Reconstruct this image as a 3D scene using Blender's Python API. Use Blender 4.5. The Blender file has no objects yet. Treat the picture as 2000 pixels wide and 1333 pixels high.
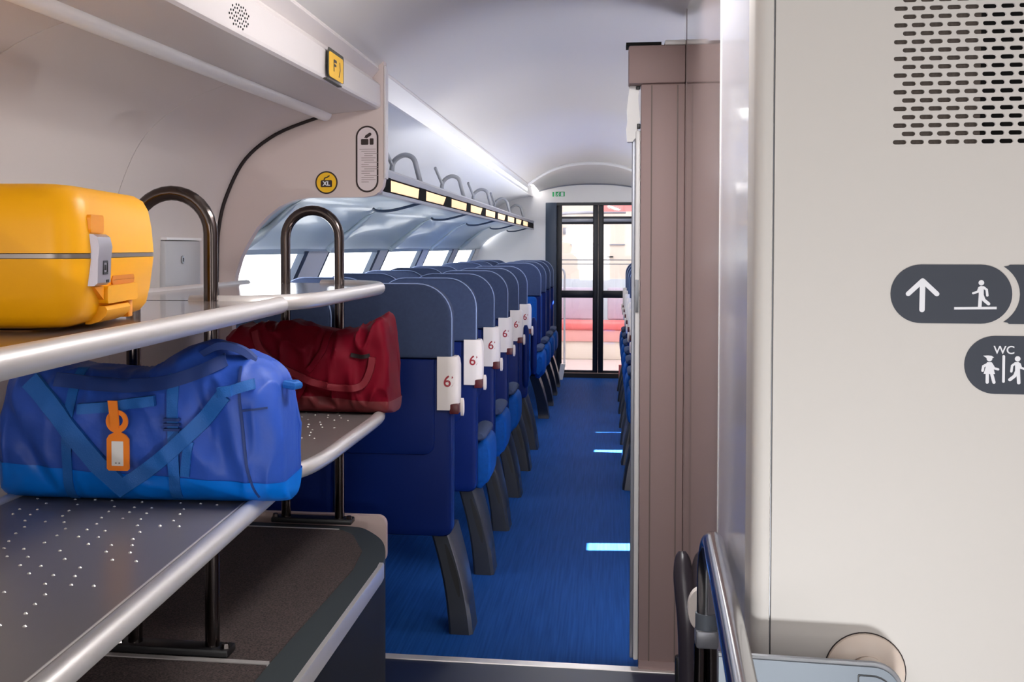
import bpy, bmesh, math, random
from mathutils import Vector, Matrix, noise
from mathutils.bvhtree import BVHTree

S = bpy.context.scene
COL = S.collection
random.seed(7)
PI = math.pi

# ------------------------------------------------------------------ camera
CAM_H = 1.365
TH = math.atan(390 / 2400)
PHI = math.atan(69 / 2400)
fw = Vector((-math.sin(TH) * math.cos(PHI), math.cos(TH) * math.cos(PHI), -math.sin(PHI)))
rt = Vector((math.cos(TH), math.sin(TH), 0))
up = rt.cross(fw)
cam_d = bpy.data.cameras.new('camera')
cam = bpy.data.objects.new('camera', cam_d)
COL.objects.link(cam)
mw = Matrix((rt, up, -fw)).transposed().to_4x4()
mw.translation = Vector((0, 0, CAM_H))
cam.matrix_world = mw
cam_d.sensor_width = 36
cam_d.lens = 43.2
cam_d.shift_x = 0.1
cam_d.shift_y = -0.05725
cam_d.clip_start = 0.02
S.camera = cam

# ------------------------------------------------------------------ world, lights, exposure
S.view_settings.view_transform = 'Standard'
S.view_settings.look = 'None'
S.view_settings.gamma = 1
S.view_settings.use_curve_mapping = False
S.view_settings.exposure = 0.0
W = bpy.data.worlds.new('world')
S.world = W
W.use_nodes = True
bg = W.node_tree.nodes['Background']
bg.inputs[0].default_value = (0.96, 0.98, 1.0, 1)
bg.inputs[1].default_value = 6.0

def light(name, kind, loc, energy, color=(1, 1, 1), size=None, rot=None, target=None, **kw):
    d = bpy.data.lights.new(name, kind)
    d.energy = energy
    d.color = color
    if size:
        d.shape = 'RECTANGLE'
        d.size, d.size_y = size
    for k, v in kw.items():
        setattr(d, k, v)
    o = bpy.data.objects.new(name, d)
    COL.objects.link(o)
    o.location = loc
    if target is not None:
        o.rotation_euler = (Vector(target) - Vector(loc)).to_track_quat('-Z', 'Y').to_euler()
    elif rot:
        o.rotation_euler = rot
    return o

light('sun', 'SUN', (6, 3, 8), 260.0, (1.0, 0.96, 0.9), rot=(0, math.radians(40), math.radians(12)), angle=0.01)
light('stair_daylight', 'AREA', (1.05, 0.5, 1.5), 5, (1.0, 0.99, 0.98), size=(0.8, 0.9), target=(-0.8, 2.9, 1.5))
light('lower_stair_daylight', 'AREA', (0.34, 0.9, 0.50), 9, (0.98, 1.0, 1.0), size=(0.10, 0.06), target=(0.40, 2.05, 0.7))
light('vestibule_ceiling_light', 'AREA', (0.08, 2.72, 2.09), 20, (1.0, 0.985, 0.97), size=(0.25, 1.2), rot=(0, math.radians(22), 0))
light('saloon_ceiling_light', 'AREA', (-0.18, 9.4, 2.12), 22, (1.0, 0.99, 0.97), size=(0.25, 5.0), rot=(0, 0, 0))
light('added_uplight_left', 'AREA', (-0.77, 8.9, 1.67), 11, (1.0, 0.99, 0.98), size=(0.05, 7.0), rot=(0, math.radians(-171), 0))  # added upward fill to brighten the ceiling, no fitting hangs here
light('added_uplight_right', 'AREA', (0.41, 9.0, 1.67), 11, (1.0, 0.99, 0.98), size=(0.05, 6.8), rot=(0, math.radians(171), 0))  # matching added ceiling fill on the right, also without a fitting
light('rear_fill_light', 'AREA', (-0.5, -1.2, 1.25), 31, (1.0, 0.98, 0.965), size=(1.0, 1.2), rot=(math.radians(90), 0, 0))  # added frontal fill behind the camera; the rear wall has no window
light('next_coach_light', 'AREA', (-0.1, 14.5, 2.15), 44, (1.0, 0.99, 0.98), size=(2.0, 2.6), rot=(0, 0, 0))

# ------------------------------------------------------------------ materials
def lin(c):
    c = c / 255.0
    return c / 12.92 if c <= 0.04045 else ((c + 0.055) / 1.055) ** 2.4

def rgb(t):
    return (lin(t[0]), lin(t[1]), lin(t[2]), 1)

def M(name, col, rough=0.5, metal=0.0, spec=0.5, coat=0.0, emit=0.0, var=0.0, vscale=8.0, bump=0.0, bscale=200.0, stretch=None, sheen=0.0):
    m = bpy.data.materials.new(name)
    m.use_nodes = True
    nt = m.node_tree
    p = nt.nodes['Principled BSDF']
    p.inputs['Base Color'].default_value = rgb(col)
    p.inputs['Roughness'].default_value = rough
    p.inputs['Metallic'].default_value = metal
    p.inputs['Specular IOR Level'].default_value = spec
    p.inputs['Coat Weight'].default_value = coat
    p.inputs['Coat Roughness'].default_value = 0.06
    if sheen:
        p.inputs['Sheen Weight'].default_value = sheen
    if emit:
        p.inputs['Emission Color'].default_value = rgb(col)
        p.inputs['Emission Strength'].default_value = emit
    tc = None
    if var or bump:
        tc = nt.nodes.new('ShaderNodeTexCoord')
        mp = nt.nodes.new('ShaderNodeMapping')
        nt.links.new(tc.outputs['Object'], mp.inputs['Vector'])
        if stretch:
            mp.inputs['Scale'].default_value = stretch
    if var:
        n = nt.nodes.new('ShaderNodeTexNoise')
        n.inputs['Scale'].default_value = vscale
        n.inputs['Detail'].default_value = 6
        nt.links.new(mp.outputs['Vector'], n.inputs['Vector'])
        r = nt.nodes.new('ShaderNodeMapRange')
        r.inputs[1].default_value = 0.3
        r.inputs[2].default_value = 0.7
        r.inputs[3].default_value = 1 - var
        r.inputs[4].default_value = 1 + var
        nt.links.new(n.outputs['Fac'], r.inputs[0])
        mul = nt.nodes.new('ShaderNodeVectorMath')
        mul.operation = 'SCALE'
        mul.inputs[0].default_value = rgb(col)[:3]
        nt.links.new(r.outputs[0], mul.inputs['Scale'])
        nt.links.new(mul.outputs[0], p.inputs['Base Color'])
    if bump:
        n2 = nt.nodes.new('ShaderNodeTexNoise')
        n2.inputs['Scale'].default_value = bscale
        n2.inputs['Detail'].default_value = 3
        nt.links.new(mp.outputs['Vector'], n2.inputs['Vector'])
        b = nt.nodes.new('ShaderNodeBump')
        b.inputs['Strength'].default_value = bump
        b.inputs['Distance'].default_value = 0.002
        nt.links.new(n2.outputs['Fac'], b.inputs['Height'])
        nt.links.new(b.outputs['Normal'], p.inputs['Normal'])
    return m

def glass(name, tint=(255, 255, 255), refl=0.08):
    m = bpy.data.materials.new(name)
    m.use_nodes = True
    nt = m.node_tree
    nt.nodes.clear()
    out = nt.nodes.new('ShaderNodeOutputMaterial')
    mix = nt.nodes.new('ShaderNodeMixShader')
    tr = nt.nodes.new('ShaderNodeBsdfTransparent')
    tr.inputs[0].default_value = rgb(tint)
    gl = nt.nodes.new('ShaderNodeBsdfGlossy')
    gl.inputs['Roughness'].default_value = 0.02
    mix.inputs[0].default_value = refl
    nt.links.new(tr.outputs[0], mix.inputs[1])
    nt.links.new(gl.outputs[0], mix.inputs[2])
    nt.links.new(mix.outputs[0], out.inputs[0])
    return m

m_shell = M('warm_grey_wall_laminate', (208, 198, 194), 0.38, coat=0.15)
m_bulk = M('beige_partition_laminate', (207, 190, 186), 0.45)
m_box = M('white_duct_paint', (206, 198, 197), 0.4)
m_ceil = M('ceiling_white_paint', (208, 204, 200), 0.4)
m_white = M('white_plastic', (232, 230, 230), 0.3)
m_rackside = M('pale_grey_rack_lining', (226, 227, 232), 0.35, coat=0.2)
m_cove = M('pale_blue_grey_gloss_cove', (172, 188, 198), 0.32, coat=0.15)
m_wallR = M('white_wall_panel', (200, 195, 191), 0.55)
m_gloss = M('glossy_taupe_panel', (158, 140, 137), 0.16, coat=0.9, spec=0.6)
m_pillar = M('taupe_pillar_laminate', (164, 140, 138), 0.55, spec=0.3)
m_alu = M('brushed_aluminium', (226, 220, 217), 0.34, metal=0.55, var=0.04, vscale=30, stretch=(1, 0.05, 1))
m_steel = M('polished_stainless_steel', (176, 176, 178), 0.16, metal=1.0)
m_dsteel = M('dark_polished_tube', (92, 84, 82), 0.16, metal=1.0)
m_tray = M('grey_steel_tray', (138, 130, 128), 0.28, metal=0.3, var=0.05, vscale=3)
m_tray_gloss = M('polished_grey_tray', (150, 140, 138), 0.1, metal=0.5)
m_dot = M('bright_dimple_metal', (250, 248, 244), 0.25, metal=0.4)
m_black = M('black_plastic', (16, 15, 18), 0.4)
m_darkgap = M('dark_rubber_gasket', (30, 16, 18), 0.7)
m_carpet = M('dark_brown_speckled_carpet', (66, 54, 52), 0.95, var=0.85, vscale=230, bump=0.8, bscale=300)
m_border = M('dark_green_grey_border', (52, 58, 62), 0.6)
m_basefront = M('dark_navy_base_front', (18, 20, 30), 0.6)
m_skirt = M('pinkish_skirting', (196, 172, 166), 0.5)
m_navy = M('navy_seat_shell', (6, 28, 88), 0.42, spec=0.12, var=0.1, vscale=3)
m_navy2 = M('blue_seat_upholstery', (8, 66, 138), 0.7, spec=0.1, var=0.12, vscale=60)
m_head = M('slate_headrest_fabric', (60, 70, 96), 0.8, spec=0.05, var=0.06, vscale=80)
m_pipe = M('pale_blue_piping', (136, 152, 190), 0.6)
m_panel = M('white_grab_panel', (222, 212, 206), 0.45)
m_maroon = M('maroon_latch', (84, 24, 28), 0.4)
m_leg = M('dark_grey_seat_leg', (40, 44, 54), 0.35, metal=0.3)
m_legslot = M('black_leg_slot', (10, 10, 14), 0.6)
m_red = M('red_digit_print', (150, 30, 42), 0.5)
m_yel = M('yellow_polycarbonate', (255, 178, 2), 0.38, spec=0.3)
m_seam = M('grey_zip_frame', (128, 118, 112), 0.35, metal=0.5)
m_latch = M('pale_metal_latch', (164, 158, 168), 0.3, metal=0.3)
m_blue = M('blue_nylon', (44, 82, 178), 0.45, spec=0.3, var=0.06, vscale=12, bump=1.0, bscale=28)
m_tarp = M('bright_blue_tarpaulin', (0, 114, 220), 0.35, spec=0.3, var=0.06, vscale=10)
m_web = M('blue_webbing', (20, 96, 178), 0.6, bump=0.4, bscale=400)
m_dkblue = M('dark_blue_zip_band', (22, 52, 118), 0.6)
m_orange = M('orange_tag_leather', (248, 132, 20), 0.45)
m_paper = M('white_tag_paper', (236, 232, 228), 0.6)
m_rednyl = M('dark_red_nylon', (116, 12, 32), 0.6, spec=0.1, var=0.1, vscale=12)
m_redbase = M('brown_red_bag_base', (120, 40, 44), 0.55)
m_sign = M('anthracite_sign_film', (62, 66, 76), 0.5, spec=0.25)
m_signw = M('white_sign_print', (226, 226, 232), 0.5)
m_yelsign = M('yellow_sign_film', (240, 186, 20), 0.45)
m_brown = M('dark_brown_print', (40, 20, 18), 0.5)
m_greytext = M('grey_print', (150, 136, 134), 0.6)
m_green = M('green_exit_film', (20, 150, 84), 0.5)
m_lamp = M('warm_lamp_diffuser', (255, 216, 170), 0.9, spec=0.1, emit=0.7)
m_strip = M('white_light_strip', (245, 248, 255), 0.5, emit=2.0)
m_doorframe = M('dark_blue_grey_door_frame', (44, 58, 78), 0.4)
m_doordark = M('black_door_stile', (18, 20, 30), 0.4)
m_glass = glass('window_glass')
m_doorglass = glass('door_glass', (250, 252, 255), 0.06)
m_greyrail = M('grey_rail', (150, 152, 162), 0.35, metal=0.4)
m_bracket = M('grey_bracket_tube', (140, 142, 148), 0.4, metal=0.4)
m_cream = M('cream_wall', (238, 226, 212), 0.6)
m_pink = M('salmon_bench', (232, 118, 116), 0.6)
m_greycab = M('grey_cabinet_steel', (112, 120, 130), 0.5, metal=0.2)
m_beige = M('beige_round_cap', (226, 210, 198), 0.35)
m_backing = M('brown_grey_filter_mesh', (98, 88, 82), 0.8, var=0.2, vscale=300)
m_void = M('dark_duct_void', (12, 10, 10), 0.9)

# blue streaked floor
m_floor = bpy.data.materials.new('blue_streaked_floor')
m_floor.use_nodes = True
nt = m_floor.node_tree
p = nt.nodes['Principled BSDF']
tc = nt.nodes.new('ShaderNodeTexCoord')
mp = nt.nodes.new('ShaderNodeMapping')
mp.inputs['Scale'].default_value = (60, 1.2, 1)
nt.links.new(tc.outputs['Object'], mp.inputs['Vector'])
n = nt.nodes.new('ShaderNodeTexNoise')
n.inputs['Scale'].default_value = 2.0
n.inputs['Detail'].default_value = 5
nt.links.new(mp.outputs['Vector'], n.inputs['Vector'])
cr = nt.nodes.new('ShaderNodeValToRGB')
cr.color_ramp.elements[0].color = rgb((18, 52, 108))
cr.color_ramp.elements[0].position = 0.15
cr.color_ramp.elements[1].color = rgb((34, 76, 142))
cr.color_ramp.elements[1].position = 0.9
nt.links.new(n.outputs['Fac'], cr.inputs[0])
nt.links.new(cr.outputs[0], p.inputs['Base Color'])
p.inputs['Roughness'].default_value = 0.5
p.inputs['Specular IOR Level'].default_value = 0.006

# ------------------------------------------------------------------ mesh helpers
def box(bm, x0, x1, y0, y1, z0, z1, bev=0.0, seg=2):
    r = bmesh.ops.create_cube(bm, size=1)
    vs = r['verts']
    for v in vs:
        v.co = Vector((x0 if v.co.x < 0 else x1, y0 if v.co.y < 0 else y1, z0 if v.co.z < 0 else z1))
    if bev > 0:
        es = list({e for v in vs for e in v.link_edges})
        bmesh.ops.bevel(bm, geom=es, offset=bev, segments=seg, affect='EDGES', profile=0.5)
    return vs

def tube(bm, pts, r, n=12, caps=True, closed=False):
    pts = [Vector(q) for q in pts]
    N = len(pts)
    rings = []
    prev = None
    for i, q in enumerate(pts):
        a = pts[i - 1] if (i > 0 or closed) else pts[i]
        b = pts[(i + 1) % N] if (i < N - 1 or closed) else pts[i]
        t = (b - a).normalized()
        if prev is None:
            ref = Vector((0, 0, 1)) if abs(t.z) < 0.9 else Vector((1, 0, 0))
            u = t.cross(ref).normalized()
        else:
            u = (prev - t * prev.dot(t)).normalized()
        prev = u
        w = t.cross(u)
        rr = r[i] if isinstance(r, (list, tuple)) else r
        rings.append([bm.verts.new(q + (u * math.cos(2 * PI * k / n) + w * math.sin(2 * PI * k / n)) * rr) for k in range(n)])
    rng = range(N) if closed else range(N - 1)
    for i in rng:
        A, B = rings[i], rings[(i + 1) % N]
        for k in range(n):
            bm.faces.new((A[k], A[(k + 1) % n], B[(k + 1) % n], B[k]))
    if caps and not closed:
        bm.faces.new(rings[0][::-1])
        bm.faces.new(rings[-1])

def smooth_path(pts, sub=6):
    P = [Vector(q) for q in pts]
    out = []
    for i in range(len(P) - 1):
        p0 = P[max(i - 1, 0)]; p1 = P[i]; p2 = P[i + 1]; p3 = P[min(i + 2, len(P) - 1)]
        for k in range(sub):
            t = k / sub
            out.append(0.5 * ((2 * p1) + (p2 - p0) * t + (2 * p0 - 5 * p1 + 4 * p2 - p3) * t * t + (3 * p1 - p0 - 3 * p2 + p3) * t ** 3))
    out.append(P[-1])
    return out

JIT = [0]
def prism(bm, poly, plane, base, th):
    """poly: 2-D outline; plane 'X','Y','Z' = constant axis; extruded from base by th along that axis"""
    def f(a, b, c):
        return (c, a, b) if plane == 'X' else (a, c, b) if plane == 'Y' else (a, b, c)
    if th < 0.00085:                      # thin print: no two faces share a plane
        JIT[0] = (JIT[0] + 1) % 14
        if plane == 'Y': base -= JIT[0] * 3e-5; th += JIT[0] * 3e-5
        else: th += JIT[0] * 3e-5
    A = [bm.verts.new(f(a, b, base)) for a, b in poly]
    B = [bm.verts.new(f(a, b, base + th)) for a, b in poly]
    n = len(poly)
    fs = [bm.faces.new(A), bm.faces.new(B[::-1])]
    for i in range(n):
        fs.append(bm.faces.new((A[i], B[i], B[(i + 1) % n], A[(i + 1) % n])))
    bmesh.ops.recalc_face_normals(bm, faces=fs)
    return fs

def rrect(x0, x1, y0, y1, r, n=6):
    r4 = r if isinstance(r, (list, tuple)) else (r, r, r, r)      # corners: x0y0, x1y0, x1y1, x0y1
    out = []
    for (cx, cy, a0, rr) in ((x0 + r4[0], y0 + r4[0], PI, r4[0]), (x1 - r4[1], y0 + r4[1], 1.5 * PI, r4[1]),
                             (x1 - r4[2], y1 - r4[2], 0, r4[2]), (x0 + r4[3], y1 - r4[3], 0.5 * PI, r4[3])):
        if rr <= 1e-6:
            out.append((cx, cy)); continue
        for k in range(n + 1):
            a = a0 + 0.5 * PI * k / n
            out.append((cx + rr * math.cos(a), cy + rr * math.sin(a)))
    return out

def circle2(cx, cy, r, n=32):
    return [(cx + r * math.cos(2 * PI * k / n), cy + r * math.sin(2 * PI * k / n)) for k in range(n)]

def stroke2(bm, pts, w, plane, base, th, closed=False):
    """flat stroke with round ends and joints"""
    for i in range(len(pts) - (0 if closed else 1)):
        a, b = pts[i], pts[(i + 1) % len(pts)]
        d = math.hypot(b[0] - a[0], b[1] - a[1])
        if d < 1e-7: continue
        ang = math.atan2(b[1] - a[1], b[0] - a[0])
        out = []
        for k in range(9):
            t = ang + PI / 2 + PI * k / 8
            out.append((a[0] + w / 2 * math.cos(t), a[1] + w / 2 * math.sin(t)))
        for k in range(9):
            t = ang - PI / 2 + PI * k / 8
            out.append((b[0] + w / 2 * math.cos(t), b[1] + w / 2 * math.sin(t)))
        prism(bm, out, plane, base, th)

def ring2(bm, outer, inner, plane, base, th):
    def f(a, b, c):
        return (c, a, b) if plane == 'X' else (a, c, b) if plane == 'Y' else (a, b, c)
    n = len(outer)
    V = [[bm.verts.new(f(a, b, c)) for a, b in pl] for pl in (outer, inner) for c in (base, base + th)]
    oA, oB, iA, iB = V
    fs = []
    for i in range(n):
        j = (i + 1) % n
        fs += [bm.faces.new((oA[i], oA[j], iA[j], iA[i])), bm.faces.new((oB[i], iB[i], iB[j], oB[j])),
               bm.faces.new((oA[i], oB[i], oB[j], oA[j])), bm.faces.new((iA[i], iA[j], iB[j], iB[i]))]
    bmesh.ops.recalc_face_normals(bm, faces=fs)

def loft(bm, rings, cap=True, closed=True):
    """rings: list of lists of 3-D points, equal length"""
    R = [[bm.verts.new(q) for q in ring] for ring in rings]
    fs = []
    n = len(R[0])
    for A, B in zip(R[:-1], R[1:]):
        for k in range(n if closed else n - 1):
            fs.append(bm.faces.new((A[k], A[(k + 1) % n], B[(k + 1) % n], B[k])))
    if cap and closed:
        fs.append(bm.faces.new(R[0][::-1]))
        fs.append(bm.faces.new(R[-1]))
    bmesh.ops.recalc_face_normals(bm, faces=fs)
    return fs

def sweep_profile(bm, prof, y0, y1, th, ny=1):
    """open profile in (X,Z), swept along Y, given thickness th along its left normal"""
    n = len(prof)
    off = []
    for i in range(n):
        a = Vector(prof[max(i - 1, 0)]); b = Vector(prof[min(i + 1, n - 1)])
        t = (b - a).normalized()
        nn = Vector((-t.y, t.x))
        off.append(tuple(Vector(prof[i]) + nn * th))
    outline = list(prof) + off[::-1]
    rings = [[(x, y0 + (y1 - y0) * k / ny, z) for x, z in outline] for k in range(ny + 1)]
    loft(bm, rings)

def obj(name, bm, mat, parent=None, smooth=True, ang=40, loc=None):
    me = bpy.data.meshes.new(name)
    bmesh.ops.remove_doubles(bm, verts=bm.verts, dist=1e-6) if smooth is None else None
    bm.normal_update()
    bm.to_mesh(me)
    bm.free()
    me.materials.append(mat)
    if smooth is not False:
        me.shade_smooth()
        me.set_sharp_from_angle(angle=math.radians(ang))
    o = bpy.data.objects.new(name, me)
    COL.objects.link(o)
    if loc: o.location = loc
    if parent: o.parent = parent
    return o

def B():
    return bmesh.new()

def thing(name, label, cat, loc=(0, 0, 0), rotz=0, group=None):
    o = bpy.data.objects.new(name, None)
    o.empty_display_size = 0.1
    COL.objects.link(o)
    o.location = loc
    o.rotation_euler = (0, 0, rotz)
    o['label'] = label
    o['category'] = cat
    if group: o['group'] = group
    return o

def tag(o, label, cat, group=None):
    o['label'] = label
    o['category'] = cat
    if group: o['group'] = group
    return o

def struct(name, bm, mat, parent=None, **kw):
    o = obj(name, bm, mat, parent, **kw)
    if parent is None:
        o['kind'] = 'structure'
    return o

def part(name, mat, parent, fn, *a, label=None, **kw):
    bm = B()
    fn(bm, *a, **kw)
    o = obj(name, bm, mat, parent)
    if label: o['label'] = label
    return o

def text_mesh(name, body, size, mat, parent, plane, pos, ext=0.0004, align='CENTER', bold=0.0):
    c = bpy.data.curves.new('lettering', 'FONT')
    c.body = body
    c.size = size
    c.extrude = ext
    c.offset = bold
    c.align_x = align
    c.align_y = 'CENTER'
    t = bpy.data.objects.new('lettering', c)
    COL.objects.link(t)
    dg = bpy.context.evaluated_depsgraph_get()
    me = bpy.data.meshes.new_from_object(t.evaluated_get(dg))
    bpy.data.objects.remove(t)
    bpy.data.curves.remove(c)
    if plane == 'Y':      # faces -Y
        R = Matrix(((1, 0, 0), (0, 0, -1), (0, 1, 0)))
    else:                 # faces +X
        R = Matrix(((0, 0, 1), (1, 0, 0), (0, 1, 0)))
    me.transform(R.to_4x4())
    me.transform(Matrix.Translation(pos))
    me.materials.clear()
    me.materials.append(mat)
    o = bpy.data.objects.new(name, me)
    COL.objects.link(o)
    if parent: o.parent = parent
    return o

def copy_tree(o, parent=None, skip=()):
    c = o.copy()
    COL.objects.link(c)
    if parent is not None: c.parent = parent
    for ch in list(o.children):
        if ch.name.split('.')[0] in skip: continue
        copy_tree(ch, c, skip)
    return c

# ================================================================== SETTING
# floor of the saloon and of the vestibule
bm = B(); box(bm, -1.55, 1.15, 4.0, 13.0, -0.05, 0.0)
struct('floor', bm, m_floor)
m_vest = M('dark_navy_vestibule_floor', (22, 32, 58), 0.45, var=0.1, vscale=4)
bm = B(); box(bm, -1.55, 1.15, -1.4, 3.975, -0.05, 0.0)
struct('floor_vestibule', bm, m_vest)
bm = B(); prism(bm, [(3.972, -0.01), (3.975, 0.003), (4.018, 0.003), (4.021, -0.01)], 'X', -0.76, 0.98)
struct('trim_1', bm, m_alu)

# ceiling: arched section between the two cornice lines
CX = -0.18
def ceil_section(apex, half, zedge, n=24, p=2.4):
    out = []
    for k in range(n + 1):
        t = -1 + 2 * k / n
        s = math.copysign(abs(t) ** 0.9, t)
        out.append((CX + half * s, zedge + (apex - zedge) * (1 - abs(s) ** p)))
    return out
sec = ceil_section(2.19, 0.61, 1.98)
bm = B()
loft(bm, [[(x, y, z) for x, z in sec] + [(x, y, z + 0.03) for x, z in sec[::-1]] for y in (-1.4, 2, 4, 6, 8, 10, 12.0)])
struct('ceiling', bm, m_ceil, ang=60)
# the lowered end of the ceiling above the end door
secb = ceil_section(2.025, 0.55, 1.955)
seca = ceil_section(2.185, 0.61, 1.98)
bm = B()
loft(bm, [[(x, y, z) for x, z in s] + [(x, y, z + 0.03) for x, z in s[::-1]] for y, s in ((12.0, seca), (12.5, [((a[0] + b[0]) / 2, (a[1] + b[1]) / 2 + 0.03) for a, b in zip(seca, secb)]), (12.95, secb))])
struct('ceiling_end', bm, m_ceil, ang=60)
bm = B(); tube(bm, [(x, 12.0, z - 0.008) for x, z in seca], 0.018, 8)
struct('trim_2', bm, m_white)
bm = B(); tube(bm, [(x, 12.945, z - 0.004) for x, z in secb], 0.007, 8)
struct('trim_3', bm, m_greyrail)

# cornice rails along the ceiling edges
bm = B(); tube(bm, [(-0.79, -1.4, 1.98), (-0.79, 12.9, 1.98)], 0.009, 10)
struct('trim_4', bm, m_box)
bm = B(); tube(bm, [(0.43, 4.0, 1.98), (0.43, 12.9, 1.98)], 0.009, 10)
struct('trim_5', bm, m_box)

# luggage area: curved shell wall in three panels
shell_prof = smooth_path([(-1.37, -0.02, 0), (-1.37, 0.6, 0), (-1.362, 1.263, 0), (-1.353, 1.442, 0), (-1.32, 1.56, 0), (-1.255, 1.676, 0), (-1.145, 1.76, 0), (-0.997, 1.815, 0), (-0.955, 1.822, 0)], 5)
shell_prof = [(q.x, q.y) for q in shell_prof]
wl = bpy.data.objects.new('wall_left', None); COL.objects.link(wl); wl['kind'] = 'structure'
for i, (a, b) in enumerate([(-1.4, 1.2), (1.204, 2.25), (2.254, 3.22), (3.224, 4.142)]):
    bm = B(); sweep_profile(bm, shell_prof, a, b, 0.03)
    obj('panel', bm, m_shell, wl, ang=50)
bm = B(); tube(bm, [(x + 0.004, 4.143, z - 0.002) for x, z in shell_prof[8:]], 0.007, 8)
obj('gasket', bm, m_darkgap, wl)
bm = B(); sweep_profile(bm, [(x - 0.035, z + 0.005) for x, z in shell_prof], -1.4, 4.14, 0.01)
obj('backing', bm, m_darkgap, wl)
# small service hatch with a lock
bm = B(); box(bm, -1.366, -1.343, 3.60, 3.925, 1.10, 1.385, 0.004)
h = obj('service_hatch', bm, M('grey_hatch', (186, 186, 190), 0.35), wl)
bm = B(); box(bm, -1.37, -1.339, 3.60, 3.925, 1.387, 1.395)
obj('hatch_trim', bm, m_white, wl)
bm = B(); loft(bm, [[(x, 3.745 + 0.011 * math.cos(a), 1.325 + 0.013 * math.sin(a)) for a in [2 * PI * k / 16 for k in range(16)]] for x in (-1.345, -1.338)])
lk = obj('lock', bm, m_steel, h)
bm = B(); box(bm, -1.339, -1.3365, 3.743, 3.747, 1.319, 1.331)
obj('key_slot', bm, m_black, h)

# remaining shell of the vestibule around the camera
bm = B(); box(bm, 1.3, 1.34, -1.4, 2.1, -0.6, 2.3)
struct('wall_right_outer', bm, m_wallR)
bm = B(); box(bm, 0.42, 1.34, -1.4, 4.2, 2.0, 2.04)
struct('ceiling_stair', bm, m_ceil)
bm = B(); box(bm, -1.5, 1.34, -1.44, -1.4, -0.6, 2.3)
struct('wall_rear', bm, m_wallR)

# overhead duct along the luggage area
od = thing('overhead_duct', 'white overhead duct with speaker holes running above the luggage shelves', 'duct')
def duct_skew(x, y, z, w=1.0):
    k = (4.15 - y) / 2.0
    return (x - 0.022 * k * w, y, z - 0.020 * k * w)
def duct_body(bm):
    prof = [(-0.779, 1.972, 0), (-0.803, 1.944, 0.3), (-0.800, 1.936, 0.3), (-0.782, 1.926, 0.45), (-0.776, 1.918, 0.5), (-0.774, 1.850, 1), (-0.777, 1.843, 1), (-0.785, 1.838, 1), (-0.955, 1.822, 1), (-0.99, 1.826, 1), (-0.99, 1.99, 0), (-0.79, 1.99, 0)]
    loft(bm, [[duct_skew(x, y, z, w) for x, z, w in prof] for y in [-1.4 + 5.548 * k / 40 for k in range(41)]])
bm = B(); duct_body(bm); obj('body', bm, m_box, od, ang=18)
part('edge_rail', m_white, od, lambda bm: tube(bm, [duct_skew(-0.968, -1.4, 1.822), duct_skew(-0.968, 4.146, 1.822)], 0.023, 18), label='bright rounded rail along the duct underside')
# speaker: holes in a leaf-shaped cluster on the front face
def spk(bm):
    for r in range(9):
        for c in range(6):
            y = 2.50 + 0.0165 * r + (0.008 if c % 2 else 0)
            z = 1.840 + 0.0085 * c + 0.002 * (r % 2)
            if (y - 2.567) ** 2 / 0.07 ** 2 + (z - 1.863) ** 2 / 0.026 ** 2 < 1.05:
                k_ = (4.15 - y) / 2.0
                t_ = (z - (1.850 - 0.020 * k_)) / (0.068 + 0.010 * k_)
                xo = (-0.774 - 0.022 * k_) * (1 - t_) + (-0.776 - 0.011 * k_) * t_
                loft(bm, [[(x, y + 0.0036 * math.cos(a), z + 0.0026 * math.sin(a)) for a in [2 * PI * k / 8 for k in range(8)]] for x in (xo - 0.002, xo + 0.0009)])
o = part('speaker_holes', m_void, od, spk); o['kind'] = 'stuff'

# partition between luggage area and saloon with the arched opening
YB = 4.15
bulk_outer = [(-0.763, 2.1), (-0.763, 1.60), (-0.767, 1.575), (-0.778, 1.556), (-0.797, 1.543), (-0.83, 1.537), (-1.03, 1.537), (-1.085, 1.527), (-1.134, 1.505), (-1.175, 1.474), (-1.215, 1.432), (-1.25, 1.375), (-1.275, 1.325), (-1.292, 1.27), (-1.305, 1.20), (-1.305, 0.0), (-1.45, 0.0), (-1.45, 2.1)]
bm = B(); prism(bm, bulk_outer, 'Y', YB, 0.045)
struct('wall_partition', bm, m_bulk, ang=30)
bm = B(); box(bm, -0.7635, -0.757, YB - 0.004, YB + 0.05, 1.60, 1.985, 0.002)
struct('trim_6', bm, m_box)

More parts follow.
